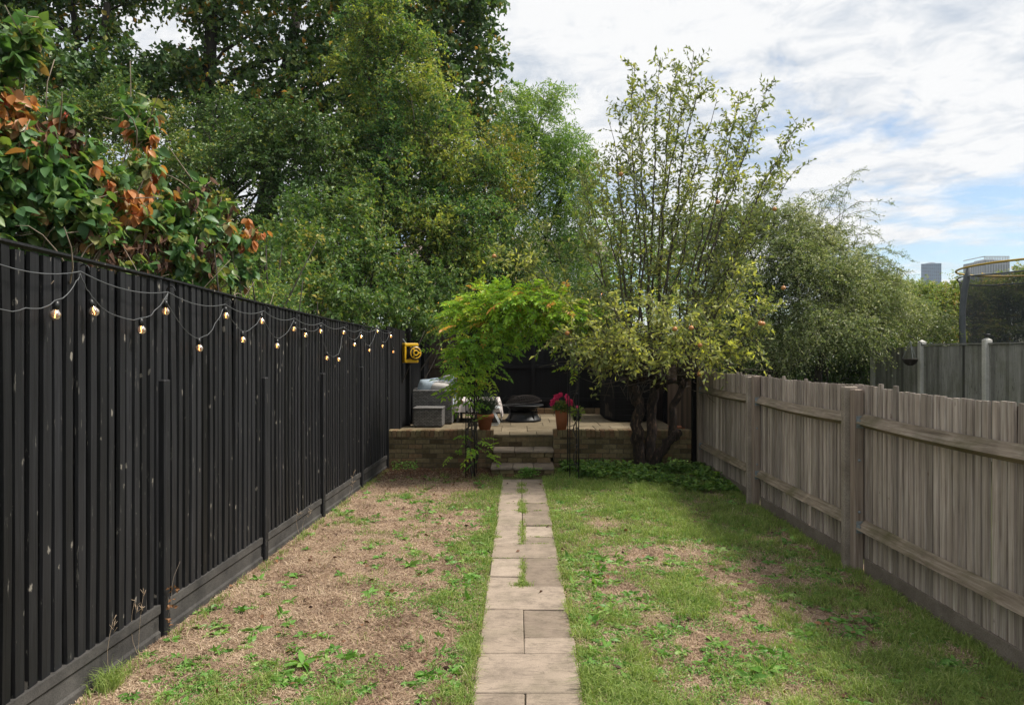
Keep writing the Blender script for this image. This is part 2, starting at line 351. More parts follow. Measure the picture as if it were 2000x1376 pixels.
# glass bulb: see-through with highlights
m, t = newmat('bulb_glass'); g = N(t, 'ShaderNodeBsdfGlossy', i_Roughness=.04); tr = N(t, 'ShaderNodeBsdfTransparent'); tr.inputs[0].default_value = (.93,.86,.78,1)
fr = N(t, 'ShaderNodeFresnel', i_IOR=1.5); sc_ = N(t, 'ShaderNodeMath', operation='MULTIPLY_ADD'); t.links.new(fr.outputs[0], sc_.inputs[0]); sc_.inputs[1].default_value = 1.3; sc_.inputs[2].default_value = .06
ms = N(t, 'ShaderNodeMixShader'); t.links.new(sc_.outputs[0], ms.inputs[0]); t.links.new(tr.outputs[0], ms.inputs[1]); t.links.new(g.outputs[0], ms.inputs[2]); dv = bsdf(t, (.60,.42,.30), .3); m2_ = N(t, 'ShaderNodeMixShader'); m2_.inputs[0].default_value = .22; t.links.new(ms.outputs[0], m2_.inputs[1]); t.links.new(dv, m2_.inputs[2]); out(t, m2_.outputs[0])
m, t = newmat('filament_glow'); e = N(t, 'ShaderNodeEmission', i_Strength=7.0); e.inputs[0].default_value = (1,.42,.10,1); out(t, e.outputs[0])
# trampoline net
m, t = newmat('net_mesh'); d = bsdf(t, (.02,.024,.032), .8, spec=.2); tr = N(t, 'ShaderNodeBsdfTransparent')
ms = N(t, 'ShaderNodeMixShader'); ms.inputs[0].default_value = .62; t.links.new(tr.outputs[0], ms.inputs[1]); t.links.new(d, ms.inputs[2]); out(t, ms.outputs[0])
m, t = newmat('net_fine'); d = bsdf(t, (.10,.11,.13), .8, spec=.2); tr = N(t, 'ShaderNodeBsdfTransparent')
ms = N(t, 'ShaderNodeMixShader'); ms.inputs[0].default_value = .15; t.links.new(tr.outputs[0], ms.inputs[1]); t.links.new(d, ms.inputs[2]); out(t, ms.outputs[0])
# towers: windows on a grid
def towermat(name, glass, frame, bw, bh, rnd=.5, vert=False):
    m, t = newmat(name); v = mapped(t, (1,1,1)); sx = N(t, 'ShaderNodeSeparateXYZ'); t.links.new(v, sx.inputs[0]); cb = N(t, 'ShaderNodeCombineXYZ')
    ad = N(t, 'ShaderNodeMath', operation='ADD'); t.links.new(sx.outputs[0], ad.inputs[0]); t.links.new(sx.outputs[1], ad.inputs[1])
    t.links.new(ad.outputs[0], cb.inputs[0]); t.links.new(sx.outputs[2], cb.inputs[1])
    bk = N(t, 'ShaderNodeTexBrick', i_Scale=1.0); bk.offset = 0.0; bk.inputs['Brick Width'].default_value = bw; bk.inputs['Row Height'].default_value = bh; bk.inputs['Mortar Size'].default_value = .35
    bk.inputs['Color1'].default_value = glass[0]+(1,); bk.inputs['Color2'].default_value = glass[1]+(1,); bk.inputs['Mortar'].default_value = frame+(1,)
    t.links.new(cb.outputs[0], bk.inputs['Vector']); out(t, bsdf(t, bk.outputs[0], .35)); return m
towermat('tower_glass', ((.008,.035,.085), (.02,.07,.14)), (.05,.11,.19), 2.6, 2.9)
towermat('tower_ribs', ((.06,.08,.10), (.10,.12,.15)), (.26,.28,.30), 2.0, 7.0)
G = lambda r, g, b: (r, g, b)
leafmat('maple_leaves', [(0, G(0.043,0.097,0.037)), (.45, G(0.084,0.160,0.052)), (.8, G(0.193,0.256,0.061)), (.93, G(0.350,0.284,0.061)), (1, G(0.577,0.284,0.061))], .25)
leafmat('ivy_leaves', [(0, G(0.043,0.099,0.027)), (.5, G(0.105,0.182,0.043)), (.85, G(0.223,0.271,0.060)), (1, G(0.499,0.399,0.077))], .25)
leafmat('elm_leaves', [(0, G(0.033,0.099,0.039)), (.4, G(0.086,0.188,0.060)), (.75, G(0.198,0.290,0.076)), (1, G(0.395,0.410,0.087))], .4)
leafmat('bush_leaves', [(0, G(0.049,0.107,0.032)), (.5, G(0.111,0.196,0.052)), (.85, G(0.233,0.294,0.071)), (1, G(0.468,0.391,0.100))], .32)
leafmat('ash_leaves', [(0, G(0.085,0.172,0.049)), (.5, G(0.162,0.290,0.076)), (1, G(0.370,0.473,0.102))], .35)
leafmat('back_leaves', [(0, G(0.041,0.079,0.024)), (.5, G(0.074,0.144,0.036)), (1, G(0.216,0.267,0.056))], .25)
leafmat('thorn_leaves', [(0, G(0.085,0.129,0.058)), (.5, G(0.179,0.236,0.099)), (.85, G(0.336,0.359,0.171)), (1, G(0.600,0.606,0.521))], .35)
leafmat('hedge_leaves', [(0, G(0.088,0.146,0.041)), (.5, G(0.229,0.312,0.077)), (.85, G(0.394,0.396,0.136)), (1, G(0.699,0.458,0.275))], .35)
leafmat('apple_leaves', [(0, G(0.117,0.154,0.071)), (.45, G(0.249,0.293,0.103)), (.8, G(0.482,0.475,0.144)), (1, G(0.750,0.750,0.144))], .32)
leafmat('wisteria_leaves', [(0, G(0.065,0.162,0.037)), (.45, G(0.155,0.327,0.043)), (.8, G(0.362,0.525,0.050)), (.93, G(0.617,0.525,0.072)), (1, G(0.637,0.309,0.090))], .42)
leafmat('cornel_leaves', [(0, G(0.062,0.142,0.062)), (.35, G(0.111,0.222,0.074)), (.6, G(0.197,0.271,0.074)), (.7, G(0.259,0.209,0.099)), (.82, G(0.468,0.197,0.086)), (.92, G(0.567,0.246,0.074)), (1, G(0.493,0.099,0.062))], .35, .42, .4)
leafmat('dead_leaves', [(0, G(.05,.025,.018)), (.6, G(.13,.065,.04)), (1, G(.26,.13,.06))], .15, .8)
leafmat('grass_blades', [(0, G(0.126,0.199,0.051)), (.5, G(0.286,0.376,0.108)), (.85, G(0.485,0.510,0.213)), (1, G(0.710,0.606,0.476))], .35, .6, .2)
leafmat('straw_blades', [(0, G(0.127,0.076,0.053)), (.4, G(0.361,0.253,0.173)), (1, G(0.637,0.505,0.378))], .15, .9, .1)
leafmat('weed_leaves', [(0, G(0.067,0.179,0.030)), (.6, G(0.149,0.314,0.060)), (1, G(0.314,0.448,0.135))], .3, .45, .3)
leafmat('nettle_leaves', [(0, G(0.058,0.126,0.030)), (.6, G(0.133,0.253,0.054)), (1, G(0.249,0.354,0.084))], .3, .55, .3)
leafmat('lavender_leaves', [(0, G(.05,.08,.05)), (1, G(.14,.19,.12))], .2, .7)
leafmat('lime_leaves', [(0, G(.20,.30,.04)), (1, G(.38,.46,.10))], .3)

# ------------------------------------------------------------------ foliage machinery
DK = 1.5
def leaves(mb, base, d, ln, wd_, rng, up=None, tint=None, fold=.25, nv=.6):
    """folded 4-vertex leaves: base, right, tip, left"""
    n = len(base); d = unit(d)
    nr = unit((np.array([0, 0, 1.]) if up is None else up)+rng.normal(0, nv, (n, 3)))
    w = unit(np.cross(d, nr)); nr = np.cross(w, d)
    ln = np.broadcast_to(ln, (n,))[:, None]; wd_ = np.broadcast_to(wd_, (n,))[:, None]
    mid = base+d*ln*.45
    V = np.stack([base, mid+w*wd_*.5+nr*wd_*fold, base+d*ln-nr*ln*.12, mid-w*wd_*.5+nr*wd_*fold], 1).reshape(-1, 3)
    i = np.arange(n)[:, None]*4
    Fc = np.concatenate([i+np.array([[0, 1, 2]]), i+np.array([[0, 2, 3]])])
    ti = rng.random(n) if tint is None else tint
    mb.add(V, Fc, np.repeat(np.clip(ti, 0, 1), 4))
def sprays(mb, tw, org, dr, L, nl, ll, lw, rng, droop=.3, tint=None, spread=.8, twr=.003, nv=.6, twfrac=.5, upv=None):
    """org (N,3) twigs of length L carrying nl leaves each"""
    n = len(org); dr = unit(dr); L = np.broadcast_to(L, (n,))
    t_ = (np.arange(nl)+.6)/nl
    sd = unit(np.cross(dr, rng.normal(0, 1, (n, 3))))
    P = org[:, None]+dr[:, None]*(t_*1.0)[None, :, None]*L[:, None, None]
    P[:, :, 2] -= droop*(t_**2)[None]*L[:, None]
    sg = np.where(np.arange(nl) % 2 == 0, 1, -1)[None, :, None]
    D = dr[:, None]*.6+sd[:, None]*sg*spread+rng.normal(0, .35, (n, nl, 3)); D[:, :, 2] -= droop*.9
    ti = None
    if tint is not None: ti = (tint[:, None]+rng.normal(0, .22, (n, nl))).ravel()
    l_ = ll*(.55+.75*rng.random(n*nl))
    leaves(mb, P.reshape(-1, 3), D.reshape(-1, 3), l_, l_*lw, rng, tint=ti, nv=nv, up=None if upv is None else np.repeat(upv, nl, 0))
    if tw is not None:
        k = rng.random(n) < twfrac; o = org[k]; q = org[k]+dr[k]*L[k][:, None]; q[:, 2] -= droop*L[k]; mdp = org[k]+dr[k]*(L[k]*.55)[:, None]; mdp[:, 2] -= droop*.3*L[k]
        thin(tw, [o, mdp, q], twr)
def thin(mb, st, r, tint=.5):
    """batch of 3-sided thin twigs through stations st (list of (N,3))"""
    n = len(st[0])
    if n == 0: return
    d = unit(st[-1]-st[0]); u = unit(np.cross(d, np.array([.3, .2, .93]))); w = np.cross(d, u); k = len(st); V = []
    for j, p in enumerate(st):
        rr = np.broadcast_to(r, (n,))[:, None]*(1-.6*j/(k-1))
        for a in range(3): V.append(p+rr*(math.cos(a*2.094)*u+math.sin(a*2.094)*w))
    V = np.stack(V, 1).reshape(-1, 3); i = np.arange(n)[:, None]*(3*k); Fs = []
    for j in range(k-1):
        for a in range(3): Fs.append(i+np.array([[j*3+a, j*3+(a+1) % 3, j*3+3+(a+1) % 3, j*3+3+a]]))
    mb.add(V, np.concatenate(Fs), tint, True)
def mass(mb, tw, clumps, rng, ll, lw, L=.35, nl=8, dens=14, droop=.3, sub=15, tint0=.45, tvar=.25, fx=None, twr=.003, up=.25, twfrac=.5, yel=None, squash=.9):
    cs = []
    for c in clumps:
        C = W(c[0], c[1], c[2]); Rr = c[3]*c[2]/F
        cs.append((C, Rr*.62))
        u = unit(rng.normal(0, 1, (sub, 3)))
        for k in range(sub): cs.append((C+u[k]*Rr*(.62+.22*rng.random())*np.array([1, 1, squash]), Rr*(.22+.22*rng.random())))
    for C, Rr in cs:
        n = max(4, int(dens*DK*4*math.pi*Rr*Rr))
        u = unit(rng.normal(0, 1, (n, 3))+np.array([0, -.25, .15]))
        o = C+u*(Rr*(.55+.45*np.sqrt(rng.random(n))))[:, None]*np.array([1, 1, squash])
        dr = unit(u*.75+np.array([0, 0, up])+rng.normal(0, .45, (n, 3)))
        tt = tint0+tvar*(fbm(o[:, 0]*1.1+o[:, 1]*.7, o[:, 2]*1.1, 5)-.5)*2.2+rng.normal(0, .10)
        if yel is not None: tt = tt+yel(o)
        sprays(mb, tw, o, dr, L*(.6+.8*rng.random(n)), nl, ll*1.12, lw, rng, droop, tt, twr=twr, twfrac=twfrac, nv=.75, upv=u*.8+np.array([0, -.1, .55]))
def curve(a, b, bend, k=8, rng=None, j=0):
    t_ = np.linspace(0, 1, k)[:, None]; a = np.asarray(a); b = np.asarray(b)
    p = a*(1-t_)+b*t_+np.asarray(bend)*(4*t_*(1-t_))
    if rng is not None: q = rng.normal(0, j, p.shape); q[0] = q[-1] = 0; p = p+q
    return p
def limbs(mb, trunk, clumps, rng, r0=.12, n=6):
    trunk = np.asarray(trunk)
    for c in clumps:
        C = W(c[0], c[1], c[2]); z = max(trunk[0][2]+.5, min(trunk[-1][2], C[2]-.5*abs(np.hypot(*(C-trunk[0])[:2]))-.6))
        i = np.argmin(abs(trunk[:, 2]-z)); a = trunk[i]
        L_ = np.linalg.norm(C-a); p = curve(a, C, np.array([0, 0, .12*L_]), 8, rng, .04*L_/2)
        mb.tube(p, np.linspace(r0*(.4+.5*rng.random()), .015, 8), n)
        for _ in range(3):
            k = rng.integers(3, 7); e = p[k]+unit(rng.normal(0, 1, 3)+np.array([0, 0, .5]))*c[3]*c[2]/F*.8
            mb.tube(curve(p[k], e, rng.normal(0, .05, 3), 5), np.linspace(.022, .006, 5), 4)

# ================================================================== SETTING
mb = MB(); mb.add([(-1500,-200,-.06),(1500,-200,-.06),(1500,2500,-.06),(-1500,2500,-.06)], [(0,1,2,3)]); mb.build('ground', MAT['far_ground'])['kind'] = 'structure'
FXA, FXB = -2.502, .032                            # black fence line: X = FXA + FXB*Y
def fx(Y): return FXA+FXB*Y
def on_fence(px, py, off=.0):
    Y = (-(FXA+off))/((VX-px)/F+FXB); return W(px, py, Y)
RX = 2.82
PX0, PX1 = -.255, .345
def green(X, Y):
    """how green the lawn is at a point, 0..1"""
    n = fbm(X*1.6, Y*1.6, 3); n2 = fbm(X*5, Y*5, 9)
    right = X > .3
    g = np.where(right, .62-.10*(X > 2.0), .12)
    strip = np.exp(-np.maximum(0, PX0-X)/.28)*(~right)*.68 + np.exp(-np.maximum(0, X-PX1)/.3)*right*.22
    g = g+strip+(n-.5)*1.15+(n2-.5)*.55
    for bx, by, br, bw in ((1.25,6.2,.5,-.75),(.75,5.15,.28,-.5),(1.1,4.3,.4,-.42),(1.95,4.2,.4,-.3),(.6,4.6,.2,-.35),(-.75,8.2,.45,.5),(-.55,6.7,.3,.45),(-1.2,4.4,.3,.3),(-1.6,8.9,.4,.25),(-1.9,6.0,.9,-.3),(2.3,3.9,.5,.3),(1.6,7.8,.9,.3),(1.2,9.5,1.2,.35),(-1.9,3.6,.3,.25),(1.9,5.6,.25,-.4),(.95,3.75,.2,-.4),(2.1,4.7,.22,-.4),(1.0,7.3,.3,-.25),(.6,5.6,.2,-.3),(1.6,4.6,.25,-.35),(-1.3,6.9,.25,.3),(-.95,4.9,.3,.25),(-1.7,5.1,.2,.25)):
        g = g+bw*np.exp(-((X-bx)**2+(Y-by)**2)/br**2)
    return np.clip(g, 0, 1)
xs = np.linspace(-2.55, 3.0, 186); ys = np.linspace(2.2, 11.0, 294); gx, gy = np.meshgrid(xs, ys)
gz = .012*fbm(gx*2.5, gy*2.5, 31)+.010*fbm(gx*14, gy*14, 41)-.006; gz -= .02*((gx > PX0-.01) & (gx < PX1+.01))
V = np.stack([gx, gy, gz], -1).reshape(-1, 3); i = (np.arange(293)[:, None]*186+np.arange(185)[None]).ravel()
mb = MB(); mb.add(V, np.stack([i, i+1, i+187, i+186], 1), green(gx, gy).ravel(), True); mb.build('lawn', MAT['lawn'])['kind'] = 'structure'

# path of slabs, joints measured along the garden
rng = np.random.default_rng(2)
Yp = lambda y: H*F/(y-VY)
mb = MB(); mid = .027; rows = []
full = [(1358,1280),(1194,1148),(1093,1065)]
left = [(1480,1358),(1280,1194),(1148,1128),(1128,1093),(1065,1029),(1029,999),(999,967),(967,937)]
rgt = [(1440,1358),(1280,1249),(1249,1194),(1148,1110),(1110,1093),(1065,1051),(1051,1029),(1029,1010),(1010,985),(985,967),(967,951),(951,937)]
j = .006
def slab(x0, x1, a, b):
    dz = rng.normal(0, .003)
    M_ = Matrix.Translation(((x0+x1)/2, (a+b)/2, .004+dz)) @ Matrix.Rotation(rng.normal(0, .008), 4, 'X') @ Matrix.Rotation(rng.normal(0, .010), 4, 'Y') @ Matrix.Rotation(rng.normal(0, .004), 4, 'Z')
    w, h = (x1-x0)/2-j/2, (b-a)/2-j/2
    mb.bbox(-w, w, -h, h, -.04, .012, .005, rng.random(), M_, .0012)
for a, b in full: slab(PX0, PX1, Yp(a), Yp(b))
for a, b in left: slab(PX0+rng.normal(0, .006), mid, Yp(a), Yp(b))
for a, b in rgt: slab(mid, PX1+rng.normal(0, .006), Yp(a), Yp(b))
mb.build('path', MAT['slab'])['kind'] = 'structure'

# patio
TZ = .517; TY0, TY1 = 11.13, 15.1; TX0, TX1 = -2.12, 2.78
mb = MB(); y = TY0
mb.box(TX0, TX1, TY0+.02, TY1+.3, -.05, TZ-.03, .3)
while y < TY1:
    h = rng.choice([.3, .45, .6]); x = TX0
    while x < TX1:
        w = rng.choice([.3, .45, .6]); x2 = min(x+w, TX1); y2 = min(y+h, TY1+.1)
        if x2-x > .05: mb.bbox(x+.004, x2-.004, y+.004, y2-.004, TZ-.035, TZ+rng.normal(0, .0012), .004, rng.random(), None, .0006)
        x = x2
    y += h
mb.build('patio', MAT['patio_slab_shaded'])['kind'] = 'structure'

# ------------------------------------------------------------------ brick walls and steps
WY = 10.9; WT = .613
def brick_wall(x0, x1, y0, y1, label, sidefaces=True):
    o = thing('brick_wall', label, 'wall', ((x0+x1)/2, y0, 0)); rg = np.random.default_rng(int(abs(x0)*100))
    mm = MB(); mm.box(x0+.006, x1-.006, y0+.006, y1-.006, -.05, WT-.10, .4); mm.build('mortar', MAT['mortar'], o)
    mm = MB(); z = -.05; r_ = 0
    while z < WT-.12:
        x = x0-(.112 if r_ % 2 else 0)
        while x < x1:
            a, b = max(x, x0), min(x+.215, x1)
            if b-a > .03: mm.bbox(a, b, y0+rg.normal(0, .0015), y1, z, z+.065, .004, rg.random()*.9, None, .0012)
            x += .225
        z += .075; r_ += 1
    mm.build('brick_courses', MAT['brick'], o)
    mm = MB(); x = x0
    while x < x1-.02:
        b = min(x+.066, x1); mm.bbox(x, b, y0-.012+rg.normal(0, .003), y1+.005, WT-.105, WT+rg.normal(0, .002), .005, .45+rg.random()*.55, None, .0015); x = b+.009
    mm.build('coping', MAT['brick'], o); return o
brick_wall(-2.11, -.42, WY, WY+.22, 'low brown brick retaining wall at the left of the garden steps', True)
brick_wall(.54, 2.74, WY, WY+.22, 'low brown brick retaining wall behind the apple tree, right of the steps')
st = thing('garden_steps', 'three stone and brick steps up to the patio between two low brick walls', 'steps', (.05, 10.3, 0))
for k, (y0, y1, z, x0, x1) in enumerate(((10.26,10.80,.124,-.44,.525),(10.69,11.2,.32,-.417,.535))):
    mm = MB(); x = x0; cuts = [x0, x0+(x1-x0)*.35, x0+(x1-x0)*.67, x1]
    for a, b in zip(cuts[:-1], cuts[1:]): mm.bbox(a+.003, b-.003, y0, y1, z-.035, z+rng.normal(0, .001), .006, rng.random(), None, .0015)
    mm.build('tread', MAT['slab'], st)
    mm = MB(); zb = (-.04, .128)[k]; zt = z-.037; x = x0+.015; yy = y0+.03
    hh = (zt-zb)/2-.004
    for r_ in range(2):
        x = x0+.012-(.1 if r_ else 0)
        while x < x1-.02:
            a, b = max(x, x0+.012), min(x+.215, x1-.012)
            if b-a > .03: mm.bbox(a, b, yy, yy+.1, zb+r_*(hh+.008), zb+r_*(hh+.008)+hh, .004, rng.random()*.8, None, .001)
            x += .225
    mm.build('riser', MAT['brick'], st)
mm = MB()
for r_ in range(2):
    x = -.405-(.1 if r_ else 0)
    while x < .53:
        a, b = max(x, -.405), min(x+.215, .53)
        if b-a > .03: mm.bbox(a, b, TY0+.012, TY0+.11-.001*r_, .325+r_*.078, .325+r_*.078+.07, .004, rng.random()*.8, None, .001)
        x += .225
mm.build('riser', MAT['brick'], st)

# ------------------------------------------------------------------ black fence (left)
PY = [2.75, 4.45, 6.06, 7.67, 9.33, 10.91]
FT = lambda Y: 2.34-(Y-3.15)*.0207+.012*math.sin(Y*3)
bf = thing('black_fence', 'tall black painted board fence along the left side of the lawn, hung with bulbs', 'fence', (fx(7), 7, 0))
rng = np.random.default_rng(11)
for b in range(5):
    y0, y1 = PY[b], PY[b+1]; mm = MB(); y = y0+.02; bow = rng.normal(0, .004)
    while y < y1-.02:
        w = .063+rng.normal(0, .005); z0 = .215+.01*rng.random(); z1 = FT(y)+rng.normal(0, .004); x = fx(y)+.012+rng.normal(0, .003)
        ln = rng.normal(0, .004); bw = rng.normal(0, .008) if rng.random() < .35 else rng.normal(0, .003); k = 7; ti = rng.random(); hh = np.linspace(0, 1, k)
        gap = .012 if rng.random() < .06 else 0
        V = []
        for s_ in hh:
            yy = y+ln*s_*2+bw*4*s_*(1-s_)+gap*4*s_*(1-s_); z = z0+(z1-z0)*s_; xx = x+bow*4*s_*(1-s_); tt = .019
            V += [(xx, yy, z), (xx+tt, yy+.003, z), (xx+tt-.003, yy+w, z), (xx, yy+w, z)]
        Fc = []
        for q in range(k-1):
            for a in range(4): Fc.append((q*4+a, q*4+(a+1) % 4, q*4+4+(a+1) % 4, q*4+4+a))
        Fc += [(0, 3, 2, 1), (k*4-4, k*4-3, k*4-2, k*4-1)]
        mm.add(V, [f[::-1] for f in Fc], ti)
        # the lower layer board behind the gap
        g2 = .004 if rng.random() < .07 else 0
        mm.box(fx(y)-.012, fx(y)+.003, y+w-.035+g2, y+w+.055, z0+.01, z1-.012, rng.random())
        y += w+.022
    mm.build('board_panel', MAT['black_boards'], bf)
    mm = MB(); mm.add([(fx(yy)+dx, yy, FT(yy)+dz) for yy in (y0+.01, y1-.01) for dx, dz in ((-.03, .004), (.042, .004), (.042, .016), (-.03, .02))], [(0,1,2,3),(7,6,5,4),(0,4,5,1),(1,5,6,2),(2,6,7,3),(3,7,4,0)]); mm.build('capping_strip', MAT['black_boards'], bf)
    mm = MB(); p0, p1 = fx(y0), fx(y1); V = []
    for (yy, xx) in ((y0+.05, p0), (y1-.05, p1)):
        V += [(xx-.01, yy, -.06), (xx+.046, yy, -.06), (xx+.046, yy, .045), (xx+.032, yy, .058), (xx+.032, yy, .155), (xx+.046, yy, .168), (xx+.046, yy, .222), (xx-.01, yy, .222)]
    mm.add(V, [tuple(range(8)), tuple(range(15, 7, -1))]+[(a, a+8, (a+1) % 8+8, (a+1) % 8) for a in range(8)], .5)
    mm.build('gravel_board', MAT['gravel_board'], bf)
for b, y in enumerate(PY[1:]):
    mm = MB(); z = (1.67, 1.63, 1.62, 1.66, 2.2)[b]; x = fx(y)
    mm.bbox(x-.02, x+.066, y-.036, y+.036, -.06, z, .008, .5); mm.build('post', MAT['black_metal'] if b == 9 else MAT['black_boards'], bf)
mm = MB()                                           # rails on the far side
for z in (.45, 1.2, 2.0): mm.tube([(fx(2.8)-.045, 2.8, z), (fx(10.9)-.045, 10.9, z-.05)], .03, 4)
mm.build('rail', MAT['black_boards'], bf)
# patio side fence and back fence
sf = thing('patio_side_fence', 'dark board fence beside the wicker sofa, carrying the yellow reel', 'fence', (fx(13), 13, TZ))
mm = MB(); y = 11.0
while y < 15.1:
    mm.box(fx(y)-.005, fx(y)+.016+rng.normal(0, .002), y, y+.088, .3, 2.28-.02*(y-11)+rng.normal(0, .004), rng.random()); mm.box(fx(y)-.02, fx(y)-.006, y+.07, y+.12, .3, 2.25, rng.random()); y += .105
mm.build('board_panel', MAT['black_boards_shaded'], sf)
for y in (12.55, 14.1): MB().bbox(fx(y)+.01, fx(y)+.09, y-.04, y+.04, .3, 2.3, .006, .4).build('post', MAT['black_boards_shaded'], sf)
kf = thing('back_fence', 'dark wooden fence across the far end of the patio, with unpainted boards behind the sofa', 'fence', (0, 15.1, TZ))
mm = MB(); m2 = MB(); x = -2.15
while x < 2.9:
    z1 = 2.27+rng.normal(0, .006); q = m2 if x < -1.42 else mm
    q.box(x, x+.135 if q is m2 else x+.092, 15.1+rng.normal(0, .003), 15.118, .4, z1, rng.random()); x += .142 if q is m2 else .104
mm.box(-2.2, 2.9, 15.122, 15.132, .4, 2.26, .2)
mm.build('board_panel', MAT['black_boards_shaded'], kf); tag(m2.build('board_panel', MAT['brown_boards'], kf), 'bare brown boards with black paint daubs')
for z in (.82, 1.55, 2.2): MB().bbox(-1.42, 2.85, 15.04, 15.098, z-.04, z+.04, .006, .6).build('rail', MAT['black_boards_shaded'], kf)
MB().bbox(-2.1, -1.43, 15.04, 15.098, 1.51, 1.58, .008, .9).build('rail', MAT['brown_boards'], kf)
for x in (-.0, 1.9): MB().bbox(x+.25, x+.34, 15.0, 15.04, .5, 2.3, .006, .4).build('post', MAT['black_boards_shaded'], kf)
mm = MB(); x = .1                                   # brick plinth at the foot of the back fence
while x < 2.7: mm.bbox(x, x+.21, 14.93, 15.02, TZ, TZ+.12, .005, rng.random(), None, .001); x += .222
tag(mm.build('brick_plinth', MAT['brick']), 'single course of bricks along the foot of the back fence', 'brick edging')

# ------------------------------------------------------------------ weathered fence (right)
rf = thing('weathered_fence', 'low grey weathered board fence with two mossy rails along the right side of the lawn', 'fence', (RX, 7, 0))
PR = [3.28, 5.73, 8.18, 10.72]; rng = np.random.default_rng(21)
for b in range(3):
    y0, y1 = PR[b], PR[b+1]; y = y0-.04; mm = MB(); nb = 0
    sag = (.03, .02, .012)[b]
    while y < y1+.0:
        w = .058+rng.normal(0, .002); s = (y-y0)/(y1-y0); z1 = 1.575-sag*(1-4*(s-.5)**2)*.9+rng.normal(0, .0035); z0 = .115+rng.normal(0, .01)
        if rng.random() < .06: z1 += .03
        x = RX+.075+rng.normal(0, .002); ln = rng.normal(0, .006); k = 5; ti = .15+.85*rng.random(); V = []
        if s < .04: ln += .09
        if rng.random() < .08: ln += rng.normal(0, .02)
        bw = rng.normal(0, .004)
        for q in np.linspace(0, 1, k):
            z = z0+(z1-z0)*q; yy = y+ln*(q-.35)+bw*4*q*(1-q)
            V += [(x+.0, yy, z), (x-.018, yy+.002, z), (x-.014, yy+w, z), (x+.0, yy+w, z)]
        Fc = []
        for q in range(k-1):
            for a in range(4): Fc.append((q*4+a, q*4+(a+1) % 4, q*4+4+(a+1) % 4, q*4+4+a))
        Fc += [(0, 3, 2, 1), (k*4-4, k*4-3, k*4-2, k*4-1)]
        mm.add(V, Fc, ti)
        if s < .97 and rng.random() > .05: mm.box(x+.012, x+.018, y+.045, y+.092, z0+.02, z1-.02, .0)  # backing strip tinted darkest: gap shadow and joint dirt painted in
        y += .0730+rng.normal(0, .001); nb += 1
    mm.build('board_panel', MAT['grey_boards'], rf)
    for z in (1.28, .40):
        mm = MB(); k = 12; V = []
        for q in range(k):
            s = q/(k-1); yy = y0+.05+(y1-y0-.1)*s; zz = z-.020*4*s*(1-s)*(1 if z > 1 else .3); xx = RX-.002+rng.normal(0, .0015); h = .058
            V += [(xx-.022, yy, zz-h*.30), (xx+.055, yy, zz+h), (xx+.055, yy, zz-h)]
        Fc = []
        for q in range(k-1):
            for a in range(3): Fc.append((q*3+a, q*3+3+a, q*3+3+(a+1) % 3, q*3+(a+1) % 3))
        Fc += [(0, 1, 2), (k*3-1, k*3-2, k*3-3)]
        mm.add([(p[0], p[1], p[2]) for p in V], Fc, .5); mm.build('arris_rail', MAT['rail_wood'], rf)
    mm = MB(); mm.bbox(RX+.045, RX+.07, y0+.05, y1-.05, -.06, .14, .003, .5, None, .001); mm.build('gravel_board', MAT['gravel_board_brown'], rf)
for b, y in enumerate(PR):
    wp = MB().bbox(RX-.03, RX+.05, y-.042, y+.042, -.06, 1.54+(.03 if b == 2 else 0), .006, .5, None, .001).build('post', MAT['post_wood'], rf)
    if b in (1, 2):
        mm = MB(); mm.bbox(RX-.075, RX+.045, y+.046, y+.105, -.06, 1.56, .008, .5, None, .001); tag(mm.build('post', MAT['concrete_brown'], rf), 'rough concrete post bolted behind the wooden one')
        for z in (.95, .52): MB().ball((RX+.01, y-.045, z), .012, 8, 5).build('bolt', MAT['galvanised'], wp)
    for z in (1.27, .395):
        mm = MB(); mm.box(RX-.015, RX+.045, y-.048, y-.043, z-.05, z+.05); mm.box(RX-.012, RX-.008, y-.10, y-.048, z-.025, z+.025); mm.build('bracket', MAT['galvanised'], rf)
# darker fence beside the patio
df = thing('patio_right_fence', 'shaded brown board fence closing the right side of the patio', 'fence', (RX, 12.9, TZ))
mm = MB(); y = 10.85
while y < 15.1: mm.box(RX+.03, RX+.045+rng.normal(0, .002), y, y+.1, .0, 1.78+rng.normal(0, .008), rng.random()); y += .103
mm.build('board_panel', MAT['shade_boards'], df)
for y in (11.0, 13.2): MB().bbox(RX-.05, RX+.03, y-.04, y+.04, 0, 1.8, .006, .3).build('post', MAT['black_boards_shaded'], df)

# ------------------------------------------------------------------ next door's fence
nf = thing('panel_fence', 'grey overlap panel fence between pale concrete posts in the garden next door', 'fence', (8.3, 11, 0))
NY = [6.3, 8.23, 10.16, 12.1, 14.06, 15.96]
for b in range(5):
    mm = MB(); y = NY[b]+.06; fr_ = np.random.default_rng(b)
    while y < NY[b+1]-.06:
        mm.box(8.29-fr_.random()*.006, 8.305, y, y+.1, .1, 2.0-.03*math.sin((y-NY[b])/1.93*3.14)*(1 if b > 3 else .3)+fr_.normal(0, .003), fr_.random()); y += .088
    mm.build('board_panel', MAT['grey_panel'], nf)
    MB().box(8.26, 8.34, NY[b]+.06, NY[b+1]-.06, 2.005, 2.03, .5).build('capping_strip', MAT['grey_panel'], nf) if b < 4 else None
    MB().box(8.27, 8.33, NY[b]+.06, NY[b+1]-.06, -.05, .1, .5).build('gravel_board', MAT['concrete'], nf)
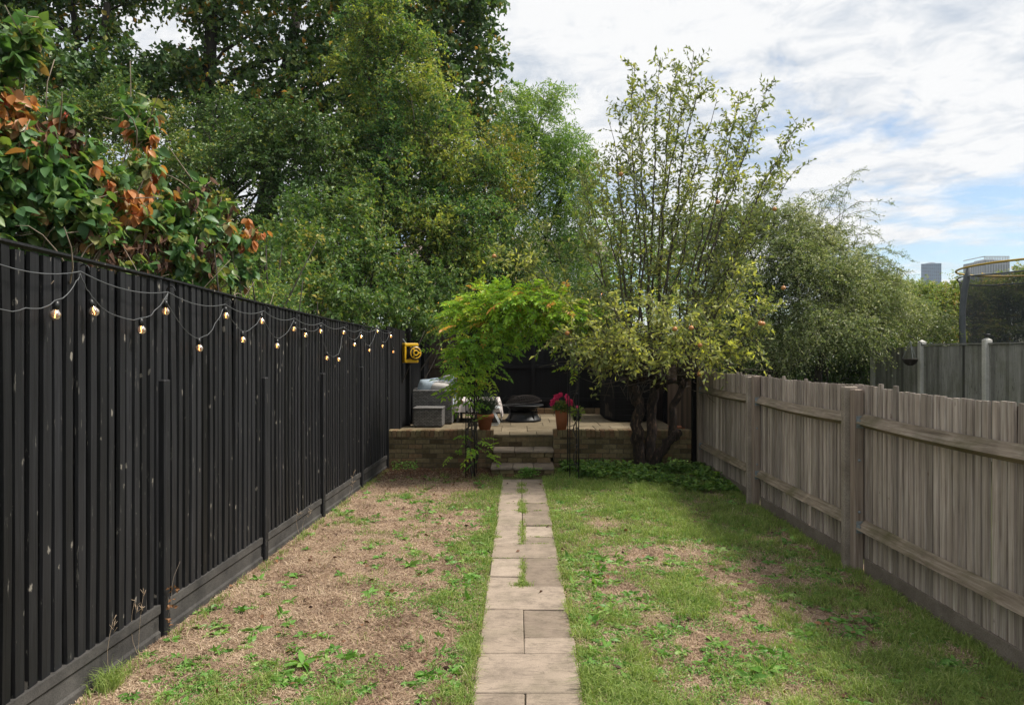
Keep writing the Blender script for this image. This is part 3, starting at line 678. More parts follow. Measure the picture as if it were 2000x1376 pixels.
for y in NY:
    mm = MB(); mm.bbox(8.22, 8.35, y-.055, y+.055, -.05, 2.08, .012, .5); mm.add([(8.222,y-.053,2.078),(8.348,y-.053,2.078),(8.348,y+.053,2.078),(8.222,y+.053,2.078),(8.285,y,2.125)], [(0,1,4),(1,2,4),(2,3,4),(3,0,4)])
    mm.build('post', MAT['concrete'], nf)
# wire fence in the dark below the thorn bushes
wf = thing('wire_fence', 'low wire mesh fence with thin dark posts in the shade under the thorn bushes', 'fence', (6, 16.4, 0))
mm = MB()
for x in np.arange(4.0, 8.3, .12): mm.tube([(x, 16.4, 0), (x, 16.4, 1.75)], .003, 3)
for z in np.arange(.2, 1.8, .15): mm.tube([(4.0, 16.4, z), (8.3, 16.4, z)], .003, 3)
mm.build('wire_mesh', MAT['black_metal'], wf)
for x in (4.6, 6.0, 7.4): MB().bbox(x-.03, x+.03, 16.41, 16.47, 0, 1.95, .004).build('post', MAT['bark_grey'], wf)

# hanging basket
hb = thing('hanging_basket', 'empty dark woven basket hanging on chains before the grey panel fence', 'hanging basket', tuple(W(1778, 705, 13.9)))
c = W(1778, 700, 13.9); mm = MB()
prof = [(.015,-.14)]+[(.14*math.sin(a), -.14*math.cos(a)) for a in np.linspace(.2, 1.57, 7)]+[(.132, .0), (.12,-.02), (.05,-.1)]
mm.lathe(prof, c, 20)
for k, a in enumerate(np.linspace(.3, 1.5, 8)): mm.tube([c+np.array([(.142*math.sin(a)+.003)*math.cos(q), (.142*math.sin(a)+.003)*math.sin(q), -.14*math.cos(a)]) for q in np.linspace(0, 6.283, 21)], .006, 5)
mm.build('basket', MAT['bark_dark'], hb)
top = c+np.array([0, 0, .36]); mm = MB()
for q in (0.3, 2.4, 4.5):
    e = c+np.array([.14*math.cos(q), .14*math.sin(q), 0])
    for k in range(14):
        a_, b_ = e+(top-e)*(k/14), e+(top-e)*((k+.75)/14); mm.tube([a_, b_], .0045, 4)
mm.build('chain', MAT['galvanised'], hb)
bt = W(1777, 656, 13.9); mm = MB(); mm.tube([top, bt], .004, 4); mm.tube([bt+np.array([-.03, 0, .02]), bt, np.array([8.23, 13.98, 2.06]), np.array([8.25, 14.0, 2.0])], .008, 5); mm.build('wall_bracket', MAT['black_metal'], hb)
sl = thing('solar_light', 'small black solar lamp on top of the thick concrete post', 'lamp', (8.285, 12.1, 2.125))
mm = MB(); mm.tube([(8.285, 12.1, 2.11), (8.285, 12.1, 2.15)], .015, 8); mm.lathe([(.02,2.14),(.05,2.155),(.052,2.185),(.0,2.19)], (8.285, 12.1, 0), 12); mm.build('housing', MAT['black_plastic'], sl)

# ------------------------------------------------------------------ trampoline
tc0 = np.array([12.46, 15.6, 0]); tr_r = 2.1; tzb, tzt = 1.2, 3.84
tp = thing('trampoline', 'tall trampoline enclosure with yellow rim and dark net beyond the grey panel fence', 'trampoline', (12.46, 15.6, 0))
ang = np.linspace(0, 2*math.pi, 65)
rim = np.stack([tc0[0]+tr_r*np.cos(ang), tc0[1]+tr_r*np.sin(ang), np.full(65, tzt)], 1)
mm = MB(); mm.tube(rim, .024, 8, caps=False); mm.build('top_ring', MAT['yellow_ring'], tp)
mm = MB(); b2 = rim.copy(); b2[:, :2] = tc0[:2]+(b2[:, :2]-tc0[:2])*.985; b2[:, 2] = tzt-.22-.03*np.sin(ang*4); mm.tube(b2, .018, 6, caps=False); mm.build('net_band', MAT['pole_foam'], tp)
def wallnet(za, zb, ra, rb, k=6):
    V = []
    for q in range(k+1):
        s = q/k; z = za+(zb-za)*s; r = ra+(rb-ra)*s
        V.append(np.stack([tc0[0]+r*np.cos(ang[:-1]), tc0[1]+r*np.sin(ang[:-1]), np.full(64, z)], 1))
    i = np.arange(k)[:, None]*64; j_ = np.arange(64)[None]; mm = MB()
    return mm.add(np.concatenate(V), np.stack([i+j_, i+(j_+1) % 64, i+64+(j_+1) % 64, i+64+j_], -1).reshape(-1, 4), .5, True)
wallnet(tzb, tzt-.23, 1.72, 2.05).build('net', MAT['net_mesh'], tp)
wallnet(tzt-.23, tzt, 2.05, 2.1, 1).build('net', MAT['net_fine'], tp)
for q in range(5):
    a = R(172+60*q); dx, dy = math.cos(a), math.sin(a); P = []
    for s in np.linspace(0, 1, 14):
        r = 1.85+.33*math.sin(min(1, s*1.02)*2.2)-.10*s**6; z = .0+(tzt+.03)*s
        P.append((tc0[0]+r*dx, tc0[1]+r*dy, z))
    MB().tube(P, [.07]*13+[.04], 10).build('padded_pole', MAT['pole_foam'], tp)
mm = MB(); mm.lathe([(0, 1.0), (1.75, 1.0), (1.85, 1.03), (1.85, .97), (0, .97)], tc0, 48); mm.build('jumping_mat', MAT['black_plastic'], tp)

# ------------------------------------------------------------------ towers and building far behind
tw1 = thing('glass_tower', 'distant blue glass tower block with a flat roof, slimmer of the two towers', 'tower', (0, 600, 0))
tw1.location = (W(1822, 690, 600)[0], 600, 0)
x0, x1 = W(1799, 0, 600)[0], W(1847, 0, 600)[0]; zt = W(0, 512, 600)[2]
mm = MB(); mm.add([(x0,600,0),(x1,606,0),(x1+9,630,0),(x0+18,630,0),(x0,600,zt-1.5),(x1,606,zt),(x1+9,630,zt),(x0+18,630,zt)], [(4,5,6,7),(0,1,5,4),(1,2,6,5),(2,3,7,6),(3,0,4,7)]); mm.build('facade', MAT['tower_glass'], tw1)
mm = MB(); mm.box(x0+14, x1-3, 610, 622, zt-1, zt+1.2); mm.build('roof_plant', MAT['pale_wall'], tw1)
tw2 = thing('ribbed_tower', 'distant pale ribbed tower with a railed roof deck seen through the trampoline net', 'tower', (W(1932, 690, 520)[0], 520, 0))
x0, x1 = W(1923, 0, 520)[0], W(1972, 0, 520)[0]; zt = W(0, 508, 520)[2]
mm = MB(); mm.box(x0, x1, 520, 545, 0, zt); mm.build('facade', MAT['tower_ribs'], tw2)
mm = MB(); mm.box(x0, x1, 520.2, 520.8, zt+2.6, zt+3.2); mm.box(x0, x0+.6, 520, 545, zt+2.6, zt+3.2)
for x in np.linspace(x0, x1-.5, 16): mm.box(x, x+.5, 520.2, 520.7, zt, zt+2.6)
mm.box(x0+4, x1-8, 526, 538, zt, zt+1.6); mm.build('roof_railing', MAT['pale_wall'], tw2)
pb = thing('pale_building', 'pale rendered building glimpsed through gaps in the trees', 'building', (W(900, 0, 38)[0], 38, 0))
x0, x1 = W(780, 0, 38)[0], W(1190, 0, 38)[0]
mm = MB(); mm.box(x0, x1, 38, 48, 0, 7.2); mm.build('wall', MAT['pale_wall'], pb)
mm = MB(); mm.add([(x0-.3,37.7,7.2),(x1+.3,37.7,7.2),(x1+.3,48.3,7.2),(x0-.3,48.3,7.2),(x0-.3,43,9),(x1+.3,43,9)], [(0,1,5,4),(2,3,4,5),(1,2,5),(3,0,4)]); mm.build('roof', MAT['tile_roof'], pb)
for k in range(4):
    for z in (1.2, 4.3):
        x = x0+1.2+k*2.9; MB().box(x, x+1.1, 37.96, 38.02, z, z+1.4).build('window', MAT['black_plastic'], pb)

# ------------------------------------------------------------------ patio things
def wicker_box(name, label, cat, x0, x1, y0, y1, h, lid=True):
    o = thing(name, label, cat, ((x0+x1)/2, (y0+y1)/2, TZ))
    MB().bbox(x0, x1, y0, y1, TZ+.015, TZ+h-(.03 if lid else 0), .012).build('woven_body', MAT['wicker'], o)
    if lid: MB().bbox(x0-.008, x1+.008, y0-.008, y1+.008, TZ+h-.027, TZ+h, .008).build('lid', MAT['wicker'], o)
    mm = MB()
    for x in (x0+.04, x1-.04):
        for y in (y0+.04, y1-.04): MB().box(x-.02, x+.02, y-.02, y+.02, TZ, TZ+.016).build('foot', MAT['black_plastic'], o)
    return o
wicker_box('wicker_stool', 'small grey wicker box stool in front of the wicker sofa', 'stool', W(807,0,12.2)[0], W(864,0,12.2)[0], 12.2, 12.62, .355)
so_ = thing('wicker_sofa', 'grey woven wicker sofa seen from its arm end, piled with cushions', 'sofa', (-1.65, 13.2, TZ))
sx0, sx1 = W(805, 0, 12.75)[0], W(884, 0, 12.75)[0]
def spanel(name, *a): return MB().bbox(*a, .015).build(name, MAT['wicker'], so_)
spanel('armrest', sx0, sx1, 12.75, 12.87, TZ+.02, TZ+.64); spanel('armrest', sx0, sx1, 14.4, 14.52, TZ+.02, TZ+.64)
spanel('backrest', sx0, sx0+.12, 12.872, 14.398, TZ+.02, TZ+.66); spanel('seat_base', sx0+.122, sx1-.01, 12.872, 14.398, TZ+.02, TZ+.30)
MB().bbox(sx0+.13, sx1, 12.88, 14.39, TZ+.302, TZ+.42, .03).build('seat_cushion', MAT['cushion_blue'], so_)
def pillow(label, mat, c, w, h, th, rot, fringe=False):
    n = 13; u, v = np.meshgrid(np.linspace(-1, 1, n), np.linspace(-1, 1, n)); b = (1-u**4)*(1-v**4); b = b**.6
    pu = u*(1-.10*v**2*(1))*w/2; pv = v*(1-.10*u**2)*h/2; wr = .012*fbm(u*3+c[0]*9, v*3, 5)
    M_ = Matrix.Translation(c) @ Matrix.Rotation(rot[2], 4, 'Z') @ Matrix.Rotation(rot[0], 4, 'X') @ Matrix.Rotation(rot[1], 4, 'Y'); R3 = np.array(M_.to_3x3()); mm = MB()
    i = (np.arange(n-1)[:, None]*n+np.arange(n-1)[None]).ravel()
    for s in (1, -1):
        V = np.stack([pu, s*(b*th/2+wr*b), pv], -1).reshape(-1, 3)@R3.T+np.array(c)
        mm.add(V, np.stack([i, i+1, i+n+1, i+n], 1), .5, True)
    o = mm.build('cushion', MAT[mat]); tag(o, label, 'cushion', 'cushions on the wicker sofa')
    if fringe:
        mm = MB(); rg = np.random.default_rng(7); E = []
        for q in np.linspace(-1, 1, 30): E += [(q, 1), (q, -1), (1, q), (-1, q)]
        for u_, v_ in E:
            p = np.array([u_*(1-.10*v_**2)*w/2, 0, v_*(1-.10*u_**2)*h/2]); d = np.array([u_*(abs(u_) == 1), rg.normal(0, .4), v_*(abs(v_) == 1)])
            mm.tube([p@R3.T+c, (p+unit(d)*.03)@R3.T+c], [.006, .004], 4)
        f = mm.build('fringe', MAT['cushion_fringe'], o)
    return o
pillow('plain blue grey cushion at the fence end of the wicker sofa', 'cushion_blue', (-1.75, 12.98, TZ+.63), .42, .42, .15, (.25, .1, .5))
pillow('pale blue cushion leaning behind the fringed ones on the wicker sofa', 'cushion_blue', (-1.66, 13.25, TZ+.64), .44, .44, .15, (.3, -.15, .2))
pillow('pale beige cushion with white fringe on top of the sofa arm', 'cushion_pale', (-1.52, 13.0, TZ+.60), .44, .36, .14, (.2, .08, .1), True)
pillow('blue grey cushion with white fringe nearest the wisteria', 'cushion_blue', (-1.36, 13.12, TZ+.68), .36, .40, .13, (.15, -.2, -.3), True)

# table with cloth and folding stool
tb = thing('garden_table', 'small garden table under a pale cloth beside the fire pit', 'table', (-.75, 13.4, TZ))
tx0, tx1, ty0, ty1, tz_ = -1.25, -.42, 13.05, 14.0, TZ+.43
MB().bbox(tx0, tx1, ty0, ty1, tz_-.03, tz_, .006).build('tabletop', MAT['wicker'], tb)
for x in (tx0+.06, tx1-.06):
    for y in (ty0+.06, ty1-.06): MB().bbox(x-.025, x+.025, y-.025, y+.025, TZ, tz_-.032, .004).build('leg', MAT['wicker'], tb)
n = 40; u, v = np.meshgrid(np.linspace(-.66, .62, n), np.linspace(-.60, .62, n)); hx, hy = (tx1-tx0)/2+.01, (ty1-ty0)/2+.01
cxx, cyy = (tx0+tx1)/2, (ty0+ty1)/2; ox, oy = np.maximum(abs(u)-hx, 0), np.maximum(abs(v)-hy, 0); drop = np.minimum(np.maximum(ox, oy)*1.0+np.minimum(ox, oy)*.6, .5)
k_ = 1.9; X = np.sign(u)*(np.minimum(abs(u), hx)+drop*.30*(ox > 0)+.012*np.sin(v*26)*(ox > 0)); Y_ = np.sign(v)*(np.minimum(abs(v), hy)+drop*.12*(oy > 0)+.012*np.sin(u*30)*(oy > 0))
Z = tz_+.004-np.where(ox+oy > 0, np.maximum(ox, oy)*2.0, 0); Z = np.maximum(Z, TZ+.05)
mm = MB(); i = (np.arange(n-1)[:, None]*n+np.arange(n-1)[None]).ravel(); mm.add(np.stack([cxx+X, cyy+Y_, Z], -1).reshape(-1, 3), np.stack([i, i+1, i+n+1, i+n], 1), .5, True)
tag(mm.build('tablecloth', MAT['tablecloth_fabric']), 'pale checked cloth hanging over the small garden table', 'tablecloth')
fs = thing('folding_stool', 'white metal folding stool before the cloth covered table, half behind the lavender pot', 'stool', (-.62, 12.6, TZ))
fx0, fx1 = W(938, 0, 12.5)[0], W(975, 0, 12.5)[0]
for y in (12.5, 12.8):
    MB().tube([(fx0, y, TZ+.012), (fx1-.03, y, TZ+.012), (fx1, y, TZ+.04), (fx1-.14, y, TZ+.31)], .012, 6).build('leg', MAT['white_metal'], fs)
    MB().tube([(fx0+.03, y+.03, TZ+.03), (fx0+.16, y+.03, TZ+.31)], .012, 6).build('leg', MAT['white_metal'], fs)
    MB().tube([(fx1-.2, y+.015, TZ+.12), (fx1-.1, y+.015, TZ+.29)], .010, 6).build('leg', MAT['white_metal'], fs)
MB().bbox(fx0-.02, fx1+.01, 12.46, 12.86, TZ+.31, TZ+.34, .01).build('seat', MAT['white_metal'], fs)

# fire pit
fp = thing('fire_pit', 'round black fire pit with a rusty mesh lid lying tilted on top', 'fire pit', (.05, 13.5, TZ))
c = np.array([W(1022, 0, 13.4)[0], 13.4, TZ])
mm = MB(); mm.lathe([(.0,.02),(.30,.02),(.345,.0),(.355,.04),(.33,.055),(.29,.12),(.27,.17),(.30,.18),(.26,.15),(.0,.15)], c, 32); mm.build('base', MAT['black_metal'], fp)
mm = MB(); mm.lathe([(.0,.20),(.18,.21),(.29,.25),(.335,.30),(.40,.305),(.40,.32),(.33,.32),(.28,.27),(.0,.23)], c, 32); mm.build('bowl', MAT['black_metal'], fp)
for a in (.6, 2.2, 3.8, 5.4):
    MB().tube([c+np.array([.33*math.cos(a), .33*math.sin(a), .02]), c+np.array([.30*math.cos(a), .30*math.sin(a), .15]), c+np.array([.35*math.cos(a), .35*math.sin(a), .30])], .016, 6).build('leg', MAT['black_metal'], fp)
M_ = Matrix.Translation(tuple(c+np.array([-.0, 0, .355]))) @ Matrix.Rotation(R(-7), 4, 'Y'); R3 = np.array(M_.to_3x3()); T3 = np.array(M_.translation)
mm = MB(); th = np.linspace(0, 2*math.pi, 41)
mm.tube(np.stack([.36*np.cos(th), .36*np.sin(th), 0*th], 1)@R3.T+T3, .012, 5, caps=False)
for a in np.arange(0, math.pi, math.pi/18):
    e = np.linspace(-math.pi/2, math.pi/2, 15); mm.tube(np.stack([.35*np.sin(e)*math.cos(a), .35*np.sin(e)*math.sin(a), .15*np.cos(e)], 1)@R3.T+T3, .0028, 3)
for z in np.linspace(.15, 1.4, 9): mm.tube(np.stack([.35*math.cos(z)*np.cos(th), .35*math.cos(z)*np.sin(th), .15*math.sin(z)+0*th], 1)@R3.T+T3, .0028, 3, caps=False)
e = np.linspace(0, math.pi, 12); mm.tube(np.stack([.10*np.cos(e)-.16, 0*e-.22, .09+.08*np.sin(e)], 1)@R3.T+T3, .011, 5)
mm.build('mesh_lid', MAT['rust_mesh'], fp)

# dark storage chest on the right of the patio
ch = thing('storage_chest', 'tall black painted storage chest behind the apple tree with one worn corner', 'storage chest', (2.0, 13.4, TZ))
X0 = W(1183, 0, 13.6)[0]
mm = MB(); pts = [(X0,14.6),(X0,13.7),(1.83,13.15),(2.62,13.15),(2.62,14.6)]
def prism(mm, pts, z0, z1, t=.5):
    n = len(pts); V = [(x, y, z0) for x, y in pts]+[(x, y, z1) for x, y in pts]
    return mm.add(V, [tuple(range(n)), tuple(range(2*n-1, n-1, -1))]+[(a, (a+1) % n, (a+1) % n+n, a+n) for a in range(n)], t)
for k in range(9): prism(mm, [(p[0]+(.004 if k % 2 else 0), p[1]) for p in pts], TZ+.03+k*.11, TZ+.03+k*.11+.104, .3+.05*k)
mm.build('body', MAT['black_boards_shaded'], ch)
mm = MB(); prism(mm, [(X0-.03,14.63),(X0-.03,13.68),(1.82,13.11),(2.65,13.11),(2.65,14.63)], TZ+1.03, TZ+1.07); mm.build('lid', MAT['black_boards_shaded'], ch)
a_, b_ = np.array([X0, 13.7]), np.array([1.83, 13.15]); mm = MB(); rg = np.random.default_rng(4); nrm = np.array([b_[1]-a_[1], a_[0]-b_[0]]); nrm = nrm/np.linalg.norm(nrm)
for k in range(4):
    p = a_+(b_-a_)*(.05+k*.19)+nrm*.006; q = a_+(b_-a_)*(.05+k*.19+.17)+nrm*.006; z1 = TZ+.36-.05*k+rg.normal(0, .03)
    mm.add([(p[0],p[1],TZ+.08),(q[0],q[1],TZ+.08),(q[0],q[1],z1-.05),(p[0],p[1],z1)], [(0,1,2,3)], rg.random())
mm.build('worn_patch', MAT['brown_boards'], ch)
sc = thing('pot_saucer', 'shallow terracotta saucer at the right end of the patio', 'saucer', tuple(W(1323, 828, 11.9)))
p = W(1323, 0, 11.9); mm = MB(); mm.lathe([(0,.0),(.13,.0),(.16,.05),(.17,.05),(.145,.012),(0,.014)], (p[0], 11.9, TZ+.002), 24); mm.build('dish', MAT['terracotta'], sc)
mm = MB(); mm.lathe([(0,.02),(.145,.02)], (p[0], 11.9, TZ+.006), 24); mm.build('soil', MAT['soil'], sc)

# terracotta pots
def pot(name, label, cat, c, r0, r1, h, rim=.04):
    o = thing(name, label, cat, tuple(c))
    o_ = MB().lathe([(0, 0), (r0, 0), (r1*.97 if rim else r1, h-rim), (r1+.012, h-rim), (r1+.014, h), (r1-.012, h), (r1-.02, h-.03), (0, h-.03)] if rim else [(0, 0), (r0, 0), (r1, h-.006), (r1-.004, h), (r1-.012, h), (r1-.02, h-.03), (0, h-.03)], c, 28).build('pot', MAT['terracotta'], o)
    MB().lathe([(0, h-.02), (r1-.018, h-.024)], c, 24).build('soil', MAT['soil'], o); return o
rng = np.random.default_rng(31)
c = W(947, 0, 11.0); c[2] = WT+.003
lp = pot('potted_lavender', 'wide terracotta pot of grey green lavender on the left wall end', 'potted plant', c, .088, .13, .25, .065)
mm = MB(); n = 900; a = rng.random(n)*6.283; r = .09*np.sqrt(rng.random(n)); o = c+np.stack([r*np.cos(a), r*np.sin(a), np.full(n, .235)], 1)
d = unit(np.stack([np.cos(a)*r*5, np.sin(a)*r*5, np.ones(n)], 1)+rng.normal(0, .22, (n, 3))); L = .18+.22*rng.random(n)
base = o+d*(L*rng.random(n))[:, None]*.8
leaves(mm, base, d+rng.normal(0, .25, (n, 3)), .07+.05*rng.random(n), .008, rng, up=np.array([0,-1.,.2])); mm.build('foliage', MAT['lavender_leaves'], lp)
mm = MB(); thin(mm, [o[:260], o[:260]+d[:260]*L[:260, None]*.5, o[:260]+d[:260]*(L[:260, None]+.04)], .003); mm.build('stems', MAT['lavender_leaves'], lp)
c = W(1097, 0, 11.0); c[2] = WT+.003
fpp = pot('potted_begonia', 'tall tapering terracotta pot of bright pink flowers on the right wall end', 'potted plant', c, .078, .112, .325, 0)
mm = MB(); n = 420; u = unit(rng.normal(0, 1, (n, 3))); u[:, 2] = abs(u[:, 2]); o = c+np.array([0, 0, .31])+u*np.array([.14, .14, .14])*(.5+.5*rng.random((n, 1)))
leaves(mm, o, u+rng.normal(0, .5, (n, 3)), .055, .035, rng, tint=rng.random(n)); mm.build('foliage', MAT['bush_leaves'], fpp)
for k in range(19):
    v = unit(rng.normal(0, 1, 3)); v[2] = abs(v[2])*.9+.25; q = c+np.array([0, -.04, .34])+v*np.array([.16, .12, .19]); mm = MB()
    m_ = 26; uu = unit(rng.normal(0, 1, (m_, 3))); leaves(mm, q+uu*.008, uu+np.array([0, -.2, .3]), .042, .042, rng, fold=.1, nv=1)
    mm.build('flower', MAT['pink_petals'], fpp)
c = np.array([.92, 10.72, 0])
hp = thing('hanging_planter', 'small black pot of lime green leaves fixed to the arch beside the pink flowers', 'planter', (.9, 10.5, .85))
pc = W(1127, 820, 10.35); MB().lathe([(0, 0), (.05, 0), (.072, .10), (.066, .10), (0, .08)], pc, 20).build('pot', MAT['black_plastic'], hp)
mm = MB(); n = 150; u = unit(rng.normal(0, 1, (n, 3))+np.array([0, 0, .5])); o = pc+np.array([0, 0, .1])+u*np.array([.09, .09, .09])*rng.random((n, 1)); leaves(mm, o, u, .06, .03, rng); mm.build('foliage', MAT['lime_leaves'], hp)
MB().ball(pc+np.array([.0, 0, .2]), .022, 8, 6, jit=.1).build('flower', MAT['pink_petals'], hp)

# yellow reel
yr = thing('cable_reel', 'bright yellow framed reel with a black drum hung on the dark fence above the sofa', 'reel', tuple(W(785, 708, 12.2)))
c = W(785, 689, 12.2); c[0] = fx(12.2)+.15
bx = lambda a, b: None
M_ = Matrix.Translation(tuple(c)) @ Matrix.Rotation(R(28), 4, 'Z')
for z in (.145, -.145): MB().bbox(-.13, .13, -.09, .09, z-.03, z+.03, .012, .5, M_).build('frame', MAT['yellow_plastic'], yr)
MB().bbox(-.13, -.095, -.09, .09, -.114, .114, .006, .5, M_).build('frame', MAT['yellow_plastic'], yr)
MB().bbox(-.02, .0, -.088, .088, -.114, .114, .006, .5, M_).build('frame', MAT['yellow_plastic'], yr)
Md = M_ @ Matrix.Translation((.065, -.06, 0)) @ Matrix.Rotation(R(90), 4, 'X')
mm = MB(); mm.lathe([(0, .06), (.115, .06), (.125, .04), (.125, -.02), (.10, -.03), (.0, -.03)], M=Md, n=28); dr = mm.build('drum', MAT['black_plastic'], yr)
mm = MB(); mm.lathe([(.03, .075), (.05, .085), (.055, .062)], M=Md, n=20); mm.lathe([(.085, .062), (.095, .07), (.105, .062)], M=Md, n=24)
for a in (0, 2.1, 4.2): mm.bbox(.04, .09, -.012, .012, .06, .074, .003, .5, Md @ Matrix.Rotation(a, 4, 'Z'))
mm.build('hub', MAT['yellow_plastic'], dr)
MB().bbox(-.09, -.025, -.06, .06, -.1, .1, .02, .5, M_).build('cable_coil', MAT['black_plastic'], yr)
mm = MB(); mm.tube([np.array(M_ @ Vector((-.06, .02, .17))), (fx(12.2)+.02, 12.2, c[2]+.25)], .008, 5); mm.build('hook', MAT['galvanised'], yr)

# ------------------------------------------------------------------ string lights
def make_lights(label, pts, bulbs, r=.0028, group='festoon light strings', hang=.03, loc=None, bs=1.0, mat='grey_cable'):
    o = thing('string_lights', label, 'string lights', tuple(pts[0]), group)
    P = [np.asarray(p) for p in pts]; C = []
    rg = np.random.default_rng(len(pts))
    for a, b in zip(P[:-1], P[1:]):
        L = np.linalg.norm(b-a)
        for t_ in np.linspace(0, 1, 7)[:-1]: C.append(a*(1-t_)+b*t_+np.array([0, 0, -L*.10*4*t_*(1-t_)])+rg.normal(0, .003, 3))
    C.append(P[-1]); mm = MB(); mm.tube(C, r, 5); mm.build('cable', MAT[mat], o)
    global BMESH
    for q in bulbs:
        q = np.asarray(q); s = bs
        h = MB().lathe([(0, .062), (.010, .062), (.013, .05), (.0145, .045), (.0145, .02), (0, .02)], q*0, 10)
        if 'holder' not in BM:
            BM['holder'] = h.build('bulb_holder', MAT['black_plastic']); 
            bb = MB(); bb.lathe([(.0125, .024)]+[(.026*math.sin(a), -.008-.026*math.cos(a)) for a in np.linspace(2.5, 0, 10)], (0,0,0), 16); BM['bulb'] = bb.build('bulb', MAT['bulb_glass'])
            ff = MB(); ff.tube([(0, 0, .016), (.004, 0, .0), (-.002, 0, -.012), (.003, 0, -.022)], .0020, 5); BM['fil'] = ff.build('filament', MAT['filament_glow'])
            hh = BM['holder']; bo = BM['bulb']; fo = BM['fil']
        else:
            hh, bo, fo = BM['holder'].copy(), BM['bulb'].copy(), BM['fil'].copy()
            for z in (hh, bo, fo): COL.objects.link(z)
        hh.parent = o; hh.matrix_parent_inverse = Matrix.Translation(-Vector(o.location)); hh.location = tuple(q); hh.scale = (s, s, s); hh.rotation_euler = (rg.normal(0, .15), rg.normal(0, .15), rg.random()*6)
        bo.parent = hh; fo.parent = bo; bo.matrix_parent_inverse = Matrix.Identity(4); fo.matrix_parent_inverse = Matrix.Identity(4)
    return o
BM = {}
FP = lambda px, py, off=.075: on_fence(px, py, off)
hooks = [(-60,492),(157,530),(328,570),(440,594),(515,607),(575,621),(628,630),(671,638),(705,643),(737,640),(765,648)]
mm = MB(); C = []
for (a, b) in zip(hooks[:-1], hooks[1:]):
    A, B = FP(*a), FP(*b)
    for t_ in np.linspace(0, 1, 9)[:-1]: C.append(A*(1-t_)+B*t_+np.array([0, 0, -.045*4*t_*(1-t_)]))
C.append(FP(765,648)); mm.tube(C, .0032, 6); o = mm.build('support_cable', MAT['grey_cable']); tag(o, 'smooth grey cable looped from hook to hook just below the top of the black fence', 'cable')
for h in hooks[1:]:
    a = FP(*h, .03); mm = MB(); e = np.linspace(-.6, 3.6, 9); mm.tube(np.stack([a[0]+.02+.028*np.cos(e), a[1]+0*e, a[2]+.01+.026*np.sin(e)], 1), .004, 5); o = mm.build('screw_hook', MAT['black_metal'])
    o['category'] = 'hook'; o['group'] = 'hooks holding the lights on the black fence'; o['label'] = 'small black screw hook holding the light cables near the top of the black fence'
bul = [(108,612),(183,606),(276,642),(323,606),(389,678),(441,615),(474,662),(511,626),(541,674),(574,641),(596,653),(626,646),(638,698),(661,701),(671,648),(692,672),(705,657),(721,683),(737,646),(747,675),(763,656),(768,686)]
seq = [(-30,590),(50,602),'108',(150,548),(157,533),'183','276',(328,572),'323','389',(437,603),'441','474',(513,610),'511','541',(574,625),'574','596',(628,632),'626','638','661',(671,640),'671','692',(705,645),'705','721','737','747',(762,648),'763','768']
bd = {str(b[0]): b for b in bul}; pts = []; bpos = []
for s in seq:
    if isinstance(s, tuple): pts.append(FP(*s))
    else:
        q = FP(*bd[s], .085); bpos.append(q); pts.append(q+np.array([0, 0, .062]))
make_lights('string of glowing round bulbs draped in zigzags along the black fence', pts, bpos)
b2 = [(783,648),(793,651),(800,654),(808,655),(822,667)]; bp = [W(a, b, 13.0+.3*k) for k, (a, b) in enumerate(b2)]
make_lights('short string of bulbs disappearing under the leaves in the fence corner above the yellow reel', [W(768,650,12.9)]+[q+np.array([0,0,.06]) for q in bp]+[W(860,650,14.6)], bp)
b3 = [(831,575),(850,588),(856,590),(878,598),(896,603),(905,608),(899,566),(931,592)]; bp = [W(a, b, 14.2) for a, b in b3[:6]]
make_lights('string of bulbs hung through the dark trees left of the wisteria arch', [W(800,560,14.2)]+[q+np.array([0,0,.06]) for q in bp]+[W(935,612,14.2)], bp)
b4 = [(940,570),(1097,582),(1137,579),(1151,590),(1175,575),(1192,588)]; bp = [W(a, b, 12.6) for a, b in b4]
make_lights('string of bulbs glinting between the wisteria arch and the apple tree', [W(930,560,12.6)]+[q+np.array([0,0,.06]) for q in bp]+[W(1240,570,12.6)], bp)

# ------------------------------------------------------------------ wisteria arch
ar = thing('garden_arch', 'thin black metal garden arch standing across the path before the steps', 'arch', (.05, 10.2, 0))
AX0, AX1, AY0, AY1, AZ = W(910, 0, 10.0)[0], W(1128, 0, 10.2)[0], 10.0, 10.42, 1.75
def arch_curve(y, x0, x1, r=0):
    P = [(x0, y, -.05), (x0, y, .9), (x0, y, AZ)]; c_ = (x0+x1)/2; rr = (x1-x0)/2
    for a in np.linspace(math.pi, 0, 14)[1:-1]: P.append((c_+rr*math.cos(a), y, AZ+.72*math.sin(a)))
    return P+[(x1, y, AZ), (x1, y, .9), (x1, y, -.05)]
for y in (AY0, AY1):
    for ins in (0, .13): MB().tube(arch_curve(y, AX0+ins, AX1-ins), .009, 6).build('hoop', MAT['black_metal'], ar)
mm = MB()
for z in np.arange(.2, AZ, .26):
    for x in (AX0, AX1): mm.tube([(x, AY0, z), (x, AY1, z)], .006, 5)
    for y in (AY0, AY1): mm.tube([(AX0, y, z), (AX0+.13, y, z+.04)], .005, 5); mm.tube([(AX1, y, z+.04), (AX1-.13, y, z)], .005, 5)
mm.build('rungs', MAT['black_metal'], ar)
wi = thing('wisteria', 'lime green wisteria climbing the left leg of the arch and over its top', 'climber', (AX0+.1, 10.2, 0))
rng = np.random.default_rng(41); mm = MB()
stems = []
